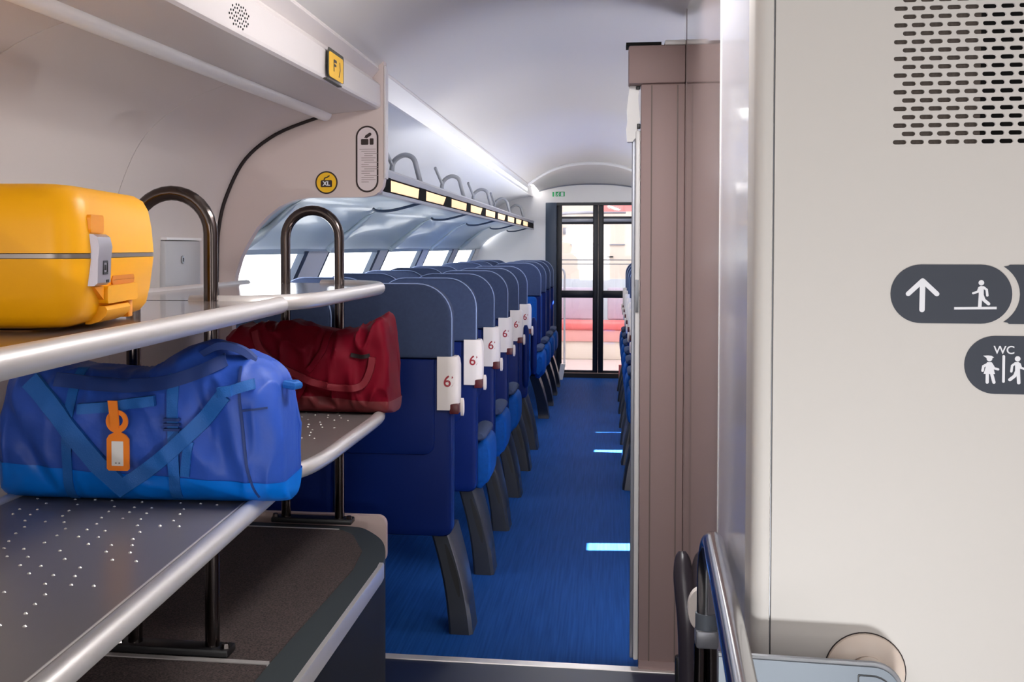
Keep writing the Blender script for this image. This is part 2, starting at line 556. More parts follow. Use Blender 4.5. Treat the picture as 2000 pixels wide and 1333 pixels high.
# saloon side walls, with windows
def side_wall(sgn, idx0):
    """profile for the left (sgn=-1) or right (+1) side; window plane leans inwards"""
    X = lambda x: x if sgn < 0 else 2 * CX - x
    side = 'left' if sgn < 0 else 'right'
    def quadstrip(bm, prof, y0, y1, th):
        pr = [(X(x), z) for x, z in prof]
        sweep_profile(bm, pr, y0, y1, th if sgn < 0 else -th)
    w = bpy.data.objects.new('wall_%s_saloon' % side, None); COL.objects.link(w); w['kind'] = 'structure'
    y_a, y_b = 4.2, 12.95
    bm = B(); quadstrip(bm, [(-1.46, 0.0), (-1.49, 0.5), (-1.49, 0.86)], y_a, y_b, 0.03)
    obj('dado_panel', bm, m_white, w)
    wins = [(4.25, 5.42), (5.87, 7.18), (7.5, 8.9), (9.25, 10.7), (11.1, 12.55)]
    if sgn > 0: wins = [(5.78, 5.97), (8.1, 9.0), (9.35, 10.0)]  # unseen right openings, placed and narrowed to shape the sun strips on the floor
    px = lambda z: -1.405 - (z - 1.22) * -0.48 if False else -1.408 + (z - 1.22) * 0.46
    z0, z1 = 0.84, 1.345
    edges = [y_a] + [v for ab in wins for v in ab] + [y_b]
    for k in range(0, len(edges), 2):
        a, b = edges[k], edges[k + 1]
        bm = B(); quadstrip(bm, [(px(z0), z0), (px(z1), z1)], a, b, 0.03)
        obj('window_post', bm, m_white, w)
    # header above the windows up to the rack underside
    bm = B(); quadstrip(bm, [(px(1.335), 1.335), (px(1.40) + 0.0, 1.40)], y_a, y_b, 0.02)
    obj('window_header', bm, m_cove, w)
    for k, (a, b) in enumerate(wins):
        fo = bpy.data.objects.new('window_%d' % (idx0 + k), None); COL.objects.link(fo); fo['kind'] = 'structure'
        bm = B()
        for yy0, yy1 in ((b - 0.05, b + 0.02), (a - 0.012, a + 0.004)):
            quadstrip(bm, [(px(z0) + 0.004, z0), (px(z1) + 0.004, z1)], yy0, yy1, 0.03)
        obj('window_frame', bm, m_doorframe, fo)
        bm = B(); quadstrip(bm, [(px(z0) - 0.012, z0), (px(z1) - 0.012, z1)], a, b, 0.004)
        obj('pane', bm, m_glass, fo)
    return w
side_wall(-1, 1)
side_wall(1, 6)

# right side above the windows: plain curved cove up to the ceiling (mostly hidden)
bm = B()
pr = [(2 * CX + 1.345, 1.34), (2 * CX + 1.25, 1.60), (2 * CX + 1.1, 1.80), (2 * CX + 0.9, 1.93), (0.43, 1.98)]
sweep_profile(bm, pr, 4.05, 12.95, 0.02)
struct('wall_right_cove', bm, m_rackside, ang=60)

# left overhead luggage rack of the saloon
orack = thing('overhead_luggage_rack', 'pale overhead luggage rack with warm lamps along its front edge', 'rack')
def lining(bm):
    pr = smooth_path([(-0.795, 1.895, 0), (-0.95, 1.875, 0), (-1.10, 1.82, 0), (-1.22, 1.73, 0), (-1.27, 1.64, 0), (-1.29, 1.58, 0)], 4)
    sweep_profile(bm, [(q.x, q.y) for q in pr][::-1], 4.2, 12.95, 0.012)
part('rack_lining', m_rackside, orack, lining)
part('cornice_valance', m_white, orack, lambda bm: prism(bm, [(-0.784, 1.975), (-0.792, 1.975), (-0.803, 1.892), (-0.790, 1.892)], 'Y', 4.2, 8.75))
part('light_strip', m_strip, orack, lambda bm: prism(bm, [(-0.7845, 1.935), (-0.79, 1.935), (-0.792, 1.912), (-0.7865, 1.912)], 'Y', 6.0, 5.95), label='white indirect light strip along the cornice')
part('rack_tray', m_rackside, orack, lambda bm: prism(bm, [(-0.80, 1.628), (-0.80, 1.612), (-1.29, 1.60), (-1.29, 1.616)], 'Y', 4.2, 8.72))
part('upper_rail', m_greyrail, orack, lambda bm: prism(bm, [(-0.779, 1.612), (-0.777, 1.634), (-0.786, 1.644), (-0.802, 1.644), (-0.802, 1.612)], 'Y', 4.2, 8.70))
m_housing = M('lamp_housing_black', (8, 8, 10), 0.9, spec=0.1)
part('lamp_housing', m_housing, orack, lambda bm: prism(bm, [(-0.783, 1.558), (-0.783, 1.612), (-0.805, 1.612), (-0.805, 1.558)], 'Y', 4.2, 8.70))
part('lower_rail', m_greyrail, orack, lambda bm: prism(bm, [(-0.778, 1.547), (-0.778, 1.559), (-0.806, 1.559), (-0.806, 1.547)], 'Y', 4.2, 8.70))
yy = 4.36
part('lamp_divider', m_housing, orack, lambda bm: box(bm, -0.7795, -0.7765, 4.2, 4.36, 1.56, 1.612))
for k in range(9):
    part('lamp', m_lamp, orack, lambda bm: box(bm, -0.786, -0.7795, yy, yy + 0.72, 1.566, 1.606, 0.002))
    c0 = (yy + 0.655, yy + 0.56)[k % 2]
    part('lamp_divider', m_housing, orack, lambda bm: prism(bm, [(yy + 0.86, 1.56), (c0, 1.56), (yy + 0.69, 1.612), (yy + 0.87, 1.612)], 'X', -0.7795, 0.003))
    yy += 0.86
# glossy underside with a scalloped pod above each window
def underside(bm):
    pr = smooth_path([(-0.795, 1.549, 0), (-0.93, 1.552, 0), (-1.05, 1.546, 0), (-1.15, 1.505, 0), (-1.25, 1.43, 0), (-1.318, 1.37, 0), (-1.352, 1.350, 0)], 4)
    pr = [(q.x, q.y) for q in pr]
    rings = []
    ys = [4.2 + 8.7 * k / 160 for k in range(161)]
    for y in ys:
        ph = (y - 4.25) / 1.66
        ww = abs(math.sin(PI * ph))
        ring = []
        for i, (x, z) in enumerate(pr):
            t = i / (len(pr) - 1)
            d = 0.035 * math.exp(-((t - 0.72) / 0.16) ** 2) * (ww ** 0.6)
            ring.append((x + d * 0.3, y, z + d))
        rings.append(ring + [(q[0], q[1], q[2] + 0.008) for q in ring[::-1]])
    loft(bm, rings)
part('underside', m_cove, orack, underside)
for yv in (4.22, 5.64, 7.34, 9.07, 10.9):
    part('underside_rib', m_cove, orack, lambda bm: tube(bm, smooth_path([(-1.05, yv, 1.542), (-1.14, yv + 0.1, 1.505), (-1.235, yv + 0.16, 1.436), (-1.33, yv + 0.1, 1.356)], 4), [0.004] * 4 + [0.012] * 5 + [0.02] * 4, 10))
for yv in (5.12, 6.84, 8.56, 10.28, 12.0):
    part('hook_rod', m_doorframe, orack, lambda bm: tube(bm, smooth_path([(-0.782, yv, 1.552), (-0.83, yv, 1.538), (-0.91, yv, 1.520), (-0.97, yv, 1.519), (-0.99, yv, 1.529)], 5), 0.006, 8), label='dark curved hook rod below the lamps')
for yv in (5.55, 7.25, 8.95, 10.65, 12.35):
    part('divider_hoop', m_bracket, orack, lambda bm: tube(bm, smooth_path([(-0.985, yv, 1.625), (-0.985, yv, 1.70), (-0.975, yv, 1.755), (-0.93, yv, 1.785), (-0.885, yv, 1.77), (-0.865, yv, 1.71), (-0.845, yv, 1.63)], 5), 0.012, 10))
    part('hoop_strut', m_bracket, orack, lambda bm: tube(bm, [(-0.98, yv, 1.735), (-1.01, yv - 0.1, 1.83)], 0.009, 8))

part('light_strip', m_strip, None, lambda bm: box(bm, 0.41, 0.425, 6.0, 11.9, 1.935, 1.955)).name = 'cornice_light'
tag(bpy.data.objects['cornice_light'], 'white light strip along the right cornice, mostly hidden behind the pillar', 'lamp')
# end wall with exit sign and the glazed double door
bm = B()
YE = 12.95
prism(bm, [(-1.5, 0), (-0.66, 0), (-0.66, 1.83), (0.40, 1.83), (0.40, 0), (1.1, 0), (1.1, 2.3), (-1.5, 2.3)], 'Y', YE, 0.06)
struct('wall_end', bm, m_white)
ex = thing('exit_sign', 'small green emergency exit pictogram above the end door', 'sign')
part('plate', m_green, ex, lambda bm: [prism(bm, rrect(-0.558, -0.462, 1.895, 1.945, 0.003), 'Y', YE - 0.002, 0.002), prism(bm, rrect(-0.59, -0.572, 1.893, 1.943, 0.002), 'Y', YE - 0.002, 0.002)])
part('running_figure', m_signw, ex, lambda bm: [prism(bm, circle2(-0.524, 1.934, 0.006, 12), 'Y', YE - 0.0028, 0.001),
     stroke2(bm, [(-0.53, 1.926), (-0.536, 1.914), (-0.524, 1.906), (-0.53, 1.899)], 0.006, 'Y', YE - 0.0028, 0.001),
     stroke2(bm, [(-0.536, 1.914), (-0.548, 1.906)], 0.005, 'Y', YE - 0.0028, 0.001),
     stroke2(bm, [(-0.544, 1.922), (-0.530, 1.924), (-0.518, 1.918)], 0.004, 'Y', YE - 0.0028, 0.001),
     prism(bm, rrect(-0.502, -0.476, 1.899, 1.939, 0.001), 'Y', YE - 0.0028, 0.001)])

door = bpy.data.objects.new('door_1', None); COL.objects.link(door); door['kind'] = 'structure'
part('jamb', m_doorframe, door, lambda bm: box(bm, -0.66, -0.545, YE - 0.02, YE + 0.06, 0.0, 1.83, 0.004))
part('jamb', m_doorframe, door, lambda bm: box(bm, 0.30, 0.40, YE - 0.02, YE + 0.06, 0.0, 1.83, 0.004))
part('header', m_doordark, door, lambda bm: box(bm, -0.545, 0.30, YE - 0.01, YE + 0.06, 1.80, 1.83))
part('threshold', m_black, door, lambda bm: box(bm, -0.545, 0.30, YE - 0.03, YE + 0.08, 0.0, 0.045))
for nm, a, b in (('leaf', -0.545, -0.1145), ('leaf', -0.1135, 0.30)):
    def lf(bm, a=a, b=b):
        box(bm, a, a + 0.055, YE + 0.005, YE + 0.04, 0.05, 1.80, 0.004)
        box(bm, b - 0.055, b, YE + 0.005, YE + 0.04, 0.05, 1.80, 0.004)
        box(bm, a, b, YE + 0.006, YE + 0.039, 0.05, 0.075)
    L = part(nm, m_doordark, door, lf)
    part('transom', m_doordark, L, lambda bm: box(bm, a + 0.05, b - 0.05, YE, YE + 0.04, 1.605, 1.685, 0.003))
    part('transom_inlay', m_greyrail, L, lambda bm: box(bm, a + 0.055, b - 0.055, YE - 0.004, YE + 0.01, 1.628, 1.662, 0.002))
    part('push_bar', m_doordark, L, lambda bm: box(bm, a + 0.05, b - 0.05, YE - 0.012, YE + 0.04, 0.835, 0.912, 0.006))
    part('glass_strip', m_greyrail, L, lambda bm: [box(bm, a + 0.055, b - 0.055, YE + 0.015, YE + 0.028, 1.226, 1.236), box(bm, a + 0.055, b - 0.055, YE + 0.015, YE + 0.028, 1.183, 1.192)])
    part('pane', m_doorglass, L, lambda bm: box(bm, a + 0.05, b - 0.05, YE + 0.02, YE + 0.024, 0.07, 1.80))

# next coach seen through the door
YN = 16.2
nc = bpy.data.objects.new('wall_next_coach', None); COL.objects.link(nc); nc['kind'] = 'structure'
part('wall_panel', m_cream, nc, lambda bm: box(bm, -1.3, 1.0, YN, YN + 0.05, 0.95, 2.2))
part('lower_wall_panel', M('pale_blue_white_panel', (216, 226, 236), 0.5), nc, lambda bm: box(bm, -1.3, 1.0, YN - 0.02, YN + 0.05, 0.0, 0.95))
part('grey_vent', m_greyrail, nc, lambda bm: box(bm, -0.60, -0.52, YN - 0.02, YN, 1.53, 1.62, 0.004))
part('rail', m_greyrail, nc, lambda bm: box(bm, -0.50, 0.2, YN - 0.02, YN, 1.39, 1.405))
part('dark_fitting', m_black, nc, lambda bm: box(bm, -0.03, 0.05, YN - 0.03, YN, 1.23, 1.25))
def single(name, mat, fn, kind=True):
    o = part(name, mat, None, fn)
    if kind: o['kind'] = 'structure'
    return o
single('wall_next_coach_left', m_white, lambda bm: box(bm, -1.35, -1.3, 13.05, YN, 0.0, 2.2))
single('wall_next_coach_right', m_white, lambda bm: box(bm, 1.0, 1.05, 13.05, YN, 0.0, 2.2))
single('ceiling_next_coach', m_white, lambda bm: box(bm, -1.35, 1.05, 13.05, YN, 2.2, 2.25))
single('floor_next_coach', M('pale_pink_floor', (214, 196, 192), 0.5), lambda bm: box(bm, -1.35, 1.05, 13.03, YN, -0.05, 0.0))
single('trim_15', m_greyrail, lambda bm: tube(bm, smooth_path([(-0.66, 15.5, 1.62), (-0.62, 15.5, 1.74), (-0.5, 15.5, 1.79), (0.2, 15.5, 1.80)], 6), 0.02, 8))
single('trim_16', m_pink, lambda bm: box(bm, -0.1, 0.4, 15.2, 15.25, 1.80, 1.90))
for x0, x1, pos in ((-0.78, -0.16, 'left'), (-0.10, 0.42, 'right')):
    bn = thing('bench', 'salmon pink bench beyond the %s leaf of the end door' % pos, 'bench', group=None)
    part('seat', m_pink, bn, lambda bm: box(bm, x0, x1, 15.0, 15.5, 0.36, 0.46, 0.03, 3))
    part('front_panel', M('pink_front', (236, 172, 166), 0.6), bn, lambda bm: box(bm, x0 + 0.01, x1 - 0.01, 15.03, 15.48, 0.22, 0.36, 0.01))
    part('base', m_cream, bn, lambda bm: box(bm, x0 + 0.02, x1 - 0.02, 15.06, 15.46, 0.0, 0.22, 0.01))
    part('backrest', M('lavender_grey_back', (188, 178, 196), 0.6), bn, lambda bm: box(bm, x0 + 0.08, x1 - 0.04, 15.48, 15.55, 0.46, 0.86, 0.02, 3))
pl = thing('grab_pole', 'thin grey hooped grab pole behind the glass of the end door', 'pole')
part('pole', m_greyrail, pl, lambda bm: tube(bm, smooth_path([(-0.62, 14.2, 1.06), (-0.59, 14.2, 1.11), (-0.53, 14.2, 1.11), (-0.505, 14.2, 1.05), (-0.505, 14.2, 0.9), (-0.505, 14.2, 0.0)], 5), 0.012, 8))
wp = obj('door_post', (lambda b_: (prism(b_, [(-0.52, 0.0), (-0.47, 0.0), (-0.44, 0.16), (-0.49, 0.16)], 'Y', 12.7, 0.08), b_)[1])(B()), m_white)
tag(wp, 'short white slanted post on the floor left of the end door', 'post')
wp = obj('door_post', (lambda b_: (prism(b_, [(0.10, 0.0), (0.13, 0.0), (0.13, 0.16), (0.10, 0.16)], 'Y', 12.7, 0.06), b_)[1])(B()), m_pink)
tag(wp, 'short pink post on the floor right of the end door', 'post')

# ------------------------------------------------------------------ right side: pillar, glossy wall, bulkhead
XW = 0.235
bm = B()
box(bm, 0.098, XW, 4.0, 4.06, 0.0, 1.885, 0.004)
struct('wall_pillar', bm, m_pillar)
bm = B()
for xx in (0.131, 0.212):
    box(bm, xx - 0.002, xx + 0.002, 3.9975, 4.0, 0.03, 1.88)
struct('trim_7', bm, M('taupe_groove', (120, 104, 100), 0.6))
bm = B(); box(bm, 0.058, XW, 3.985, 4.09, 1.885, 2.006, 0.006)
struct('trim_8', bm, m_pillar)
bm = B(); box(bm, 0.05, 0.16, 3.99, 4.08, 2.006, 2.016)
struct('trim_9', bm, m_void)
bm = B(); box(bm, 0.17, XW, 3.97, 4.08, 2.003, 2.018, 0.003)
struct('glint_trim', bm, m_white)  # white strip stands in for light glinting along the header top
bm = B(); box(bm, 0.10, XW - 0.001, 3.996, 4.0, 0.0, 0.03)
struct('trim_11', bm, m_pillar)
# glass screen edge left of the pillar: white strip, grey strip, moulded white bracket
sc = thing('draught_screen', 'narrow white draught screen edge along the left of the taupe pillar', 'screen')
part('white_profile', m_white, sc, lambda bm: box(bm, 0.082, 0.098, 4.03, 4.07, 0.02, 1.74, 0.004))
part('grey_profile', m_greyrail, sc, lambda bm: box(bm, 0.071, 0.082, 4.05, 4.075, 0.02, 1.74, 0.002))
part('dark_hinge', m_bracket, sc, lambda bm: box(bm, 0.0835, 0.0935, 4.024, 4.03, 1.155, 1.26, 0.001))
part('bracket', m_white, sc, lambda bm: loft(bm, [[(x0, 4.04, z), (x1, 4.04, z), (x1, 4.09, z), (x0, 4.09, z)] for x0, x1, z in
      ((0.062, 0.094, 1.884), (0.058, 0.09, 1.85), (0.054, 0.092, 1.81), (0.056, 0.096, 1.775), (0.052, 0.09, 1.75), (0.054, 0.084, 1.72), (0.056, 0.072, 1.705))]))
part('clip', m_black, sc, lambda bm: box(bm, 0.086, 0.097, 4.028, 4.04, 1.745, 1.762, 0.002))
part('clip', m_black, sc, lambda bm: box(bm, 0.082, 0.096, 4.028, 4.04, 1.872, 1.882, 0.002))

# glossy longitudinal wall in two panels
gw = bpy.data.objects.new('wall_right_stairwell', None); COL.objects.link(gw); gw['kind'] = 'structure'
part('panel', m_gloss, gw, lambda bm: box(bm, XW, XW + 0.03, 2.73, 4.06, -0.6, 2.22))
part('panel', M('glossy_grey_panel', (226, 223, 230), 0.2, coat=0.4, spec=0.6), gw, lambda bm: box(bm, XW, XW + 0.03, 2.13, 2.722, -0.6, 2.22))
part('joint_strip', m_white, gw, lambda bm: box(bm, XW - 0.0015, XW + 0.002, 2.722, 2.73, -0.6, 2.22))
part('dark_edge', M('dark_grey_edge', (96, 92, 98), 0.4), gw, lambda bm: box(bm, XW - 0.002, XW + 0.03, 2.07, 2.128, -0.6, 2.22, 0.001))
part('joint_strip', M('mauve_groove', (140, 120, 118), 0.5), gw, lambda bm: box(bm, XW - 0.001, XW + 0.001, 3.93, 3.94, -0.5, 2.2))

# transverse bulkhead with ventilation grille
YR = 2.05
gx0, gx1 = 0.4395, 0.81
gz0, gz1 = 1.5244, 1.801
bm = B()
box(bm, 0.262, gx0, YR, YR + 0.04, -0.6, 2.25)
box(bm, gx0, gx1, YR, YR + 0.04, -0.6, gz0)
box(bm, gx0, gx1, YR, YR + 0.04, gz1, 2.25)
box(bm, gx1, 1.3, YR, YR + 0.04, -0.6, 2.25)
struct('wall_right', bm, m_wallR)
# rounded corner post with a shadow seam
bm = B()
pr = rrect(0.231, 0.2595, YR - 0.001, YR + 0.10, (0.02, 0.002, 0.002, 0.002), 8)
prism(bm, pr, 'Z', -0.6, 2.85)
struct('trim_12', bm, m_wallR, ang=35)
bm = B(); box(bm, 0.2595, 0.262, YR + 0.008, YR + 0.03, -0.6, 2.25)
struct('trim_13', bm, m_bracket)

vg = thing('ventilation_grille', 'white grille of staggered rounded slots at the top of the right wall', 'grille')
PX, PZ = 0.02645, 0.01316
def grille(bm):
    rows = 21
    cols = 14
    hl, hh = 0.0102, 0.00355
    hole = []
    for k in range(7):
        a = -PI / 2 + PI * k / 6
        hole.append((hl - hh + hh * math.cos(a), hh * math.sin(a)))
    for k in range(7):
        a = PI / 2 + PI * k / 6
        hole.append((-hl + hh + hh * math.cos(a), hh * math.sin(a)))
    # matching outer points on the cell rectangle
    outer = []
    for x, z in hole:
        if abs(x) > hl - hh + 1e-6 and False: pass
    w2, h2 = PX / 2, PZ / 2
    for k in range(7):
        outer.append([(w2 * 0.5, -h2), (w2, -h2), (w2, -h2 * 0.5), (w2, 0), (w2, h2 * 0.5), (w2, h2), (w2 * 0.5, h2)][k])
    for k in range(7):
        outer.append([(-w2 * 0.5, h2), (-w2, h2), (-w2, h2 * 0.5), (-w2, 0), (-w2, -h2 * 0.5), (-w2, -h2), (-w2 * 0.5, -h2)][k])
    n = len(hole)
    y0, y1 = YR, YR + 0.004
    for r in range(rows):
        zc = 1.531 + PZ * r
        odd = r % 2
        for c in range(cols - odd):
            xc = gx0 + PX * (c + 0.5 + 0.5 * odd)
            O = [bm.verts.new((xc + x, y0, zc + z)) for x, z in outer]
            I = [bm.verts.new((xc + x, y0, zc + z)) for x, z in hole]
            K = [bm.verts.new((xc + x, y1, zc + z)) for x, z in hole]
            for i in range(n):
                j = (i + 1) % n
                bm.faces.new((O[i], O[j], I[j], I[i]))
                bm.faces.new((I[i], I[j], K[j], K[i]))
        if odd:
            for xa, xb in ((gx0, gx0 + PX / 2), (gx0 + PX * (cols - 0.5), gx1)):
                f = bm.faces.new([bm.verts.new((x, y0, z)) for x, z in ((xa, zc - h2), (xb, zc - h2), (xb, zc + h2), (xa, zc + h2))])
    bmesh.ops.recalc_face_normals(bm, faces=bm.faces)
part('slotted_plate', m_wallR, vg, grille)
part('filter_mesh', m_backing, vg, lambda bm: box(bm, gx0, 0.575, YR + 0.010, YR + 0.014, gz0, gz1))
part('duct_void', m_void, vg, lambda bm: box(bm, 0.575, gx1, YR + 0.030, YR + 0.034, gz0, gz1))

# wall signs
ds = thing('direction_sign', 'anthracite pill sign with white up arrow and walking figure', 'sign')
y = YR - 0.0012
part('plate', m_sign, ds, lambda bm: prism(bm, rrect(0.4415, 0.623, 1.2445, 1.3375, 0.0464, 12), 'Y', y, 0.0012))
part('arrow', m_signw, ds, lambda bm: [stroke2(bm, [(0.468, 1.291), (0.4895, 1.312), (0.511, 1.291)], 0.0075, 'Y', y - 0.0006, 0.0006), stroke2(bm, [(0.4895, 1.311), (0.489, 1.266)], 0.0082, 'Y', y - 0.0006, 0.0006)])
def walker(bm, cx, cz, s, yy, flip=1):
    f = lambda x, z: (cx + flip * x * s, cz + z * s)
    prism(bm, circle2(*f(0, 0.0), 0.0042 * s, 16), 'Y', yy, 0.0006)
    stroke2(bm, [f(0, -0.0085), f(0, -0.020)], 0.0072 * s, 'Y', yy, 0.0006)
    stroke2(bm, [f(-0.001, -0.018), f(-0.002, -0.0375)], 0.0052 * s, 'Y', yy, 0.0006)
    stroke2(bm, [f(0.001, -0.019), f(0.004, -0.027), f(0.011, -0.033)], 0.005 * s, 'Y', yy, 0.0006)
    stroke2(bm, [f(0.003, -0.007), f(0.008, -0.011), f(0.009, -0.020)], 0.0036 * s, 'Y', yy, 0.0006)
    stroke2(bm, [f(-0.003, -0.008), f(-0.005, -0.014), f(-0.012, -0.0165)], 0.0034 * s, 'Y', yy, 0.0006)
part('walking_figure', m_signw, ds, lambda bm: walker(bm, 0.577, 1.309, 1.0, y - 0.0006))
part('floor_line', m_signw, ds, lambda bm: prism(bm, [(0.537, 1.2665), (0.600, 1.2675), (0.600, 1.2715), (0.537, 1.2705)], 'Y', y - 0.0006, 0.0006))
s2 = thing('direction_sign', 'dark sign with concave left edge cut by the right picture edge', 'sign')
def conc(bm):
    pts = [(0.75, 1.3375), (0.619, 1.3375), (0.6165, 1.3355)]
    for k in range(13):
        a = math.radians(54 - 108 * k / 12)
        pts.append((0.623 - 0.0464 + 0.0585 * math.cos(a) - 0.0005, 1.291 + 0.0585 * math.sin(a) * 0.92))
    pts += [(0.6165, 1.2465), (0.619, 1.2445), (0.75, 1.2445)]
    prism(bm, pts, 'Y', y, 0.0012)
part('plate', m_sign, s2, conc)
s3 = thing('toilet_sign', 'anthracite pill sign lettered WC with two white figures', 'sign')
part('plate', m_sign, s3, lambda bm: prism(bm, rrect(0.5535, 0.76, 1.134, 1.2255, 0.0457, 12), 'Y', y, 0.0012))
text_mesh('letters', 'WC', 0.0178, m_signw, s3, 'Y', (0.612, y - 0.0005, 1.203), bold=0.0002)
def woman(bm, cx, cz):
    prism(bm, circle2(cx, cz, 0.0042, 16), 'Y', y - 0.0006, 0.0006)
    prism(bm, [(cx - 0.0095, cz + 0.0048), (cx - 0.002, cz + 0.0052), (cx + 0.003, cz + 0.0048), (cx + 0.0066, cz + 0.0022), (cx + 0.002, cz - 0.0005), (cx - 0.004, cz + 0.0008)], 'Y', y - 0.0006, 0.0006)
    prism(bm, [(cx - 0.0035, cz - 0.0055), (cx + 0.0035, cz - 0.0055), (cx + 0.0085, cz - 0.024), (cx - 0.0085, cz - 0.024)], 'Y', y - 0.0006, 0.0006)
    stroke2(bm, [(cx - 0.002, cz - 0.008), (cx - 0.009, cz - 0.012), (cx - 0.010, cz - 0.019)], 0.0038, 'Y', y - 0.0006, 0.0006)
    stroke2(bm, [(cx + 0.003, cz - 0.008), (cx + 0.007, cz - 0.015), (cx + 0.013, cz - 0.0165)], 0.0036, 'Y', y - 0.0006, 0.0006)
    stroke2(bm, [(cx - 0.003, cz - 0.022), (cx - 0.003, cz - 0.037)], 0.0048, 'Y', y - 0.0006, 0.0006)
    stroke2(bm, [(cx + 0.003, cz - 0.022), (cx + 0.007, cz - 0.037)], 0.0048, 'Y', y - 0.0006, 0.0006)
part('woman_figure', m_signw, s3, lambda bm: woman(bm, 0.5905, 1.1895))
part('divider_bar', m_signw, s3, lambda bm: prism(bm, rrect(0.6095, 0.6135, 1.152, 1.1955, 0.0018), 'Y', y - 0.0006, 0.0006))
part('man_figure', m_signw, s3, lambda bm: walker(bm, 0.632, 1.190, 1.0, y - 0.0006, -1))

# round cap on the wall and the grey cabinet in front of it
rc = thing('round_wall_cap', 'round beige cap on the white wall behind the grey cabinet', 'cap')
def disc(bm, cx, cz, r0, rings):
    loft(bm, [[(cx + r * math.cos(a), yy, cz + r * math.sin(a)) for a in [2 * PI * k / 40 for k in range(40)]] for r, yy in rings])
part('rim', m_darkgap, rc, lambda bm: disc(bm, 0.409, 0.683, 0, [(0.0632, YR - 0.001), (0.0632, YR - 0.0001)]))
part('dish', m_beige, rc, lambda bm: disc(bm, 0.409, 0.683, 0, [(0.0615, YR - 0.001), (0.0605, YR - 0.006), (0.05, YR - 0.014), (0.03, YR - 0.018), (0.027, YR - 0.012)]))
part('hub', m_beige, rc, lambda bm: disc(bm, 0.411, 0.688, 0, [(0.0255, YR - 0.012), (0.0245, YR - 0.022), (0.018, YR - 0.025)]))
gc = thing('grey_cabinet', 'low grey steel cabinet with rounded corner in front of white wall', 'cabinet')
prof = [(0.17, 0.731)] + [(0.398 + 0.04 * math.sin(a), 0.686 + 0.041 * math.cos(a)) for a in [PI / 2 * k / 8 for k in range(9)]] + [(0.438, -0.3), (0.17, -0.3)]
part('body', m_greycab, gc, lambda bm: prism(bm, prof, 'Y', 1.935, 0.02))
def rim_(bm):
    path = [(0.17, 1.943, 0.732)] + [(0.398 + 0.041 * math.sin(a), 1.943, 0.687 + 0.042 * math.cos(a)) for a in [PI / 2 * k / 8 for k in range(9)]] + [(0.439, 1.943, -0.3)]
    tube(bm, path, 0.0055, 8)
part('edge_trim', m_bracket, gc, rim_)
part('door', m_greycab, gc, lambda bm: prism(bm, rrect(0.377, 0.43, 0.30, 0.714, (0.002, 0.002, 0.036, 0.002), 8), 'Y', 1.931, 0.005))
part('door_gap', m_black, gc, lambda bm: prism(bm, rrect(0.3755, 0.4315, 0.298, 0.7155, (0.002, 0.002, 0.037, 0.002), 8), 'Y', 1.9335, 0.003))

# ------------------------------------------------------------------ handrails at the stair
hr = thing('stair_handrail', 'polished steel handrail at the stair beside the right wall', 'handrail')
top = smooth_path([(0.203, 2.60, 0.60), (0.204, 2.60, 0.70), (0.207, 2.575, 0.752), (0.209, 2.52, 0.772), (0.204, 2.40, 0.776), (0.185, 1.9, 0.788), (0.160, 1.3, 0.80), (0.14, 0.8, 0.81)], 6)
part('rail', m_steel, hr, lambda bm: tube(bm, top, 0.0205, 20))
part('collar', m_greycab, hr, lambda bm: tube(bm, [(0.203, 2.60, 0.605), (0.203, 2.60, 0.572)], 0.023, 20))
part('clamp', m_bracket, hr, lambda bm: box(bm, 0.180, 0.226, 2.575, 2.625, 0.535, 0.572, 0.006))
part('post', m_dsteel, hr, lambda bm: [tube(bm, [(0.19, 2.60, 0.54), (0.185, 2.60, -0.5)], 0.012, 12), tube(bm, [(0.213, 2.60, 0.54), (0.222, 2.60, -0.5)], 0.012, 12)])
part('wall_disc', m_panel, hr, lambda bm: loft(bm, [[(0.192 + r * math.cos(a), yy, 0.598 + 0.045 * (r / 0.025) * math.sin(a)) for a in [2 * PI * k / 24 for k in range(24)]] for r, yy in ((0.024, 2.64), (0.025, 2.645), (0.025, 2.66))]), label='pale round disc behind the rail post')
h2 = thing('dark_handrail', 'dark handrail post with rounded top beside the taupe pillar', 'handrail')
part('post', M('dark_grey_lacquer', (62, 56, 64), 0.3), h2, lambda bm: tube(bm, smooth_path([(0.208, 3.55, 0.50), (0.212, 3.53, 0.42), (0.222, 3.50, 0.30), (0.226, 3.50, 0.12), (0.226, 3.50, -0.3)], 5), [0.010, 0.018, 0.023, 0.026, 0.028] + [0.029] * 16, 14))
part('foot', m_black, h2, lambda bm: box(bm, 0.195, 0.232, 3.62, 3.66, 0.02, 0.17, 0.008))

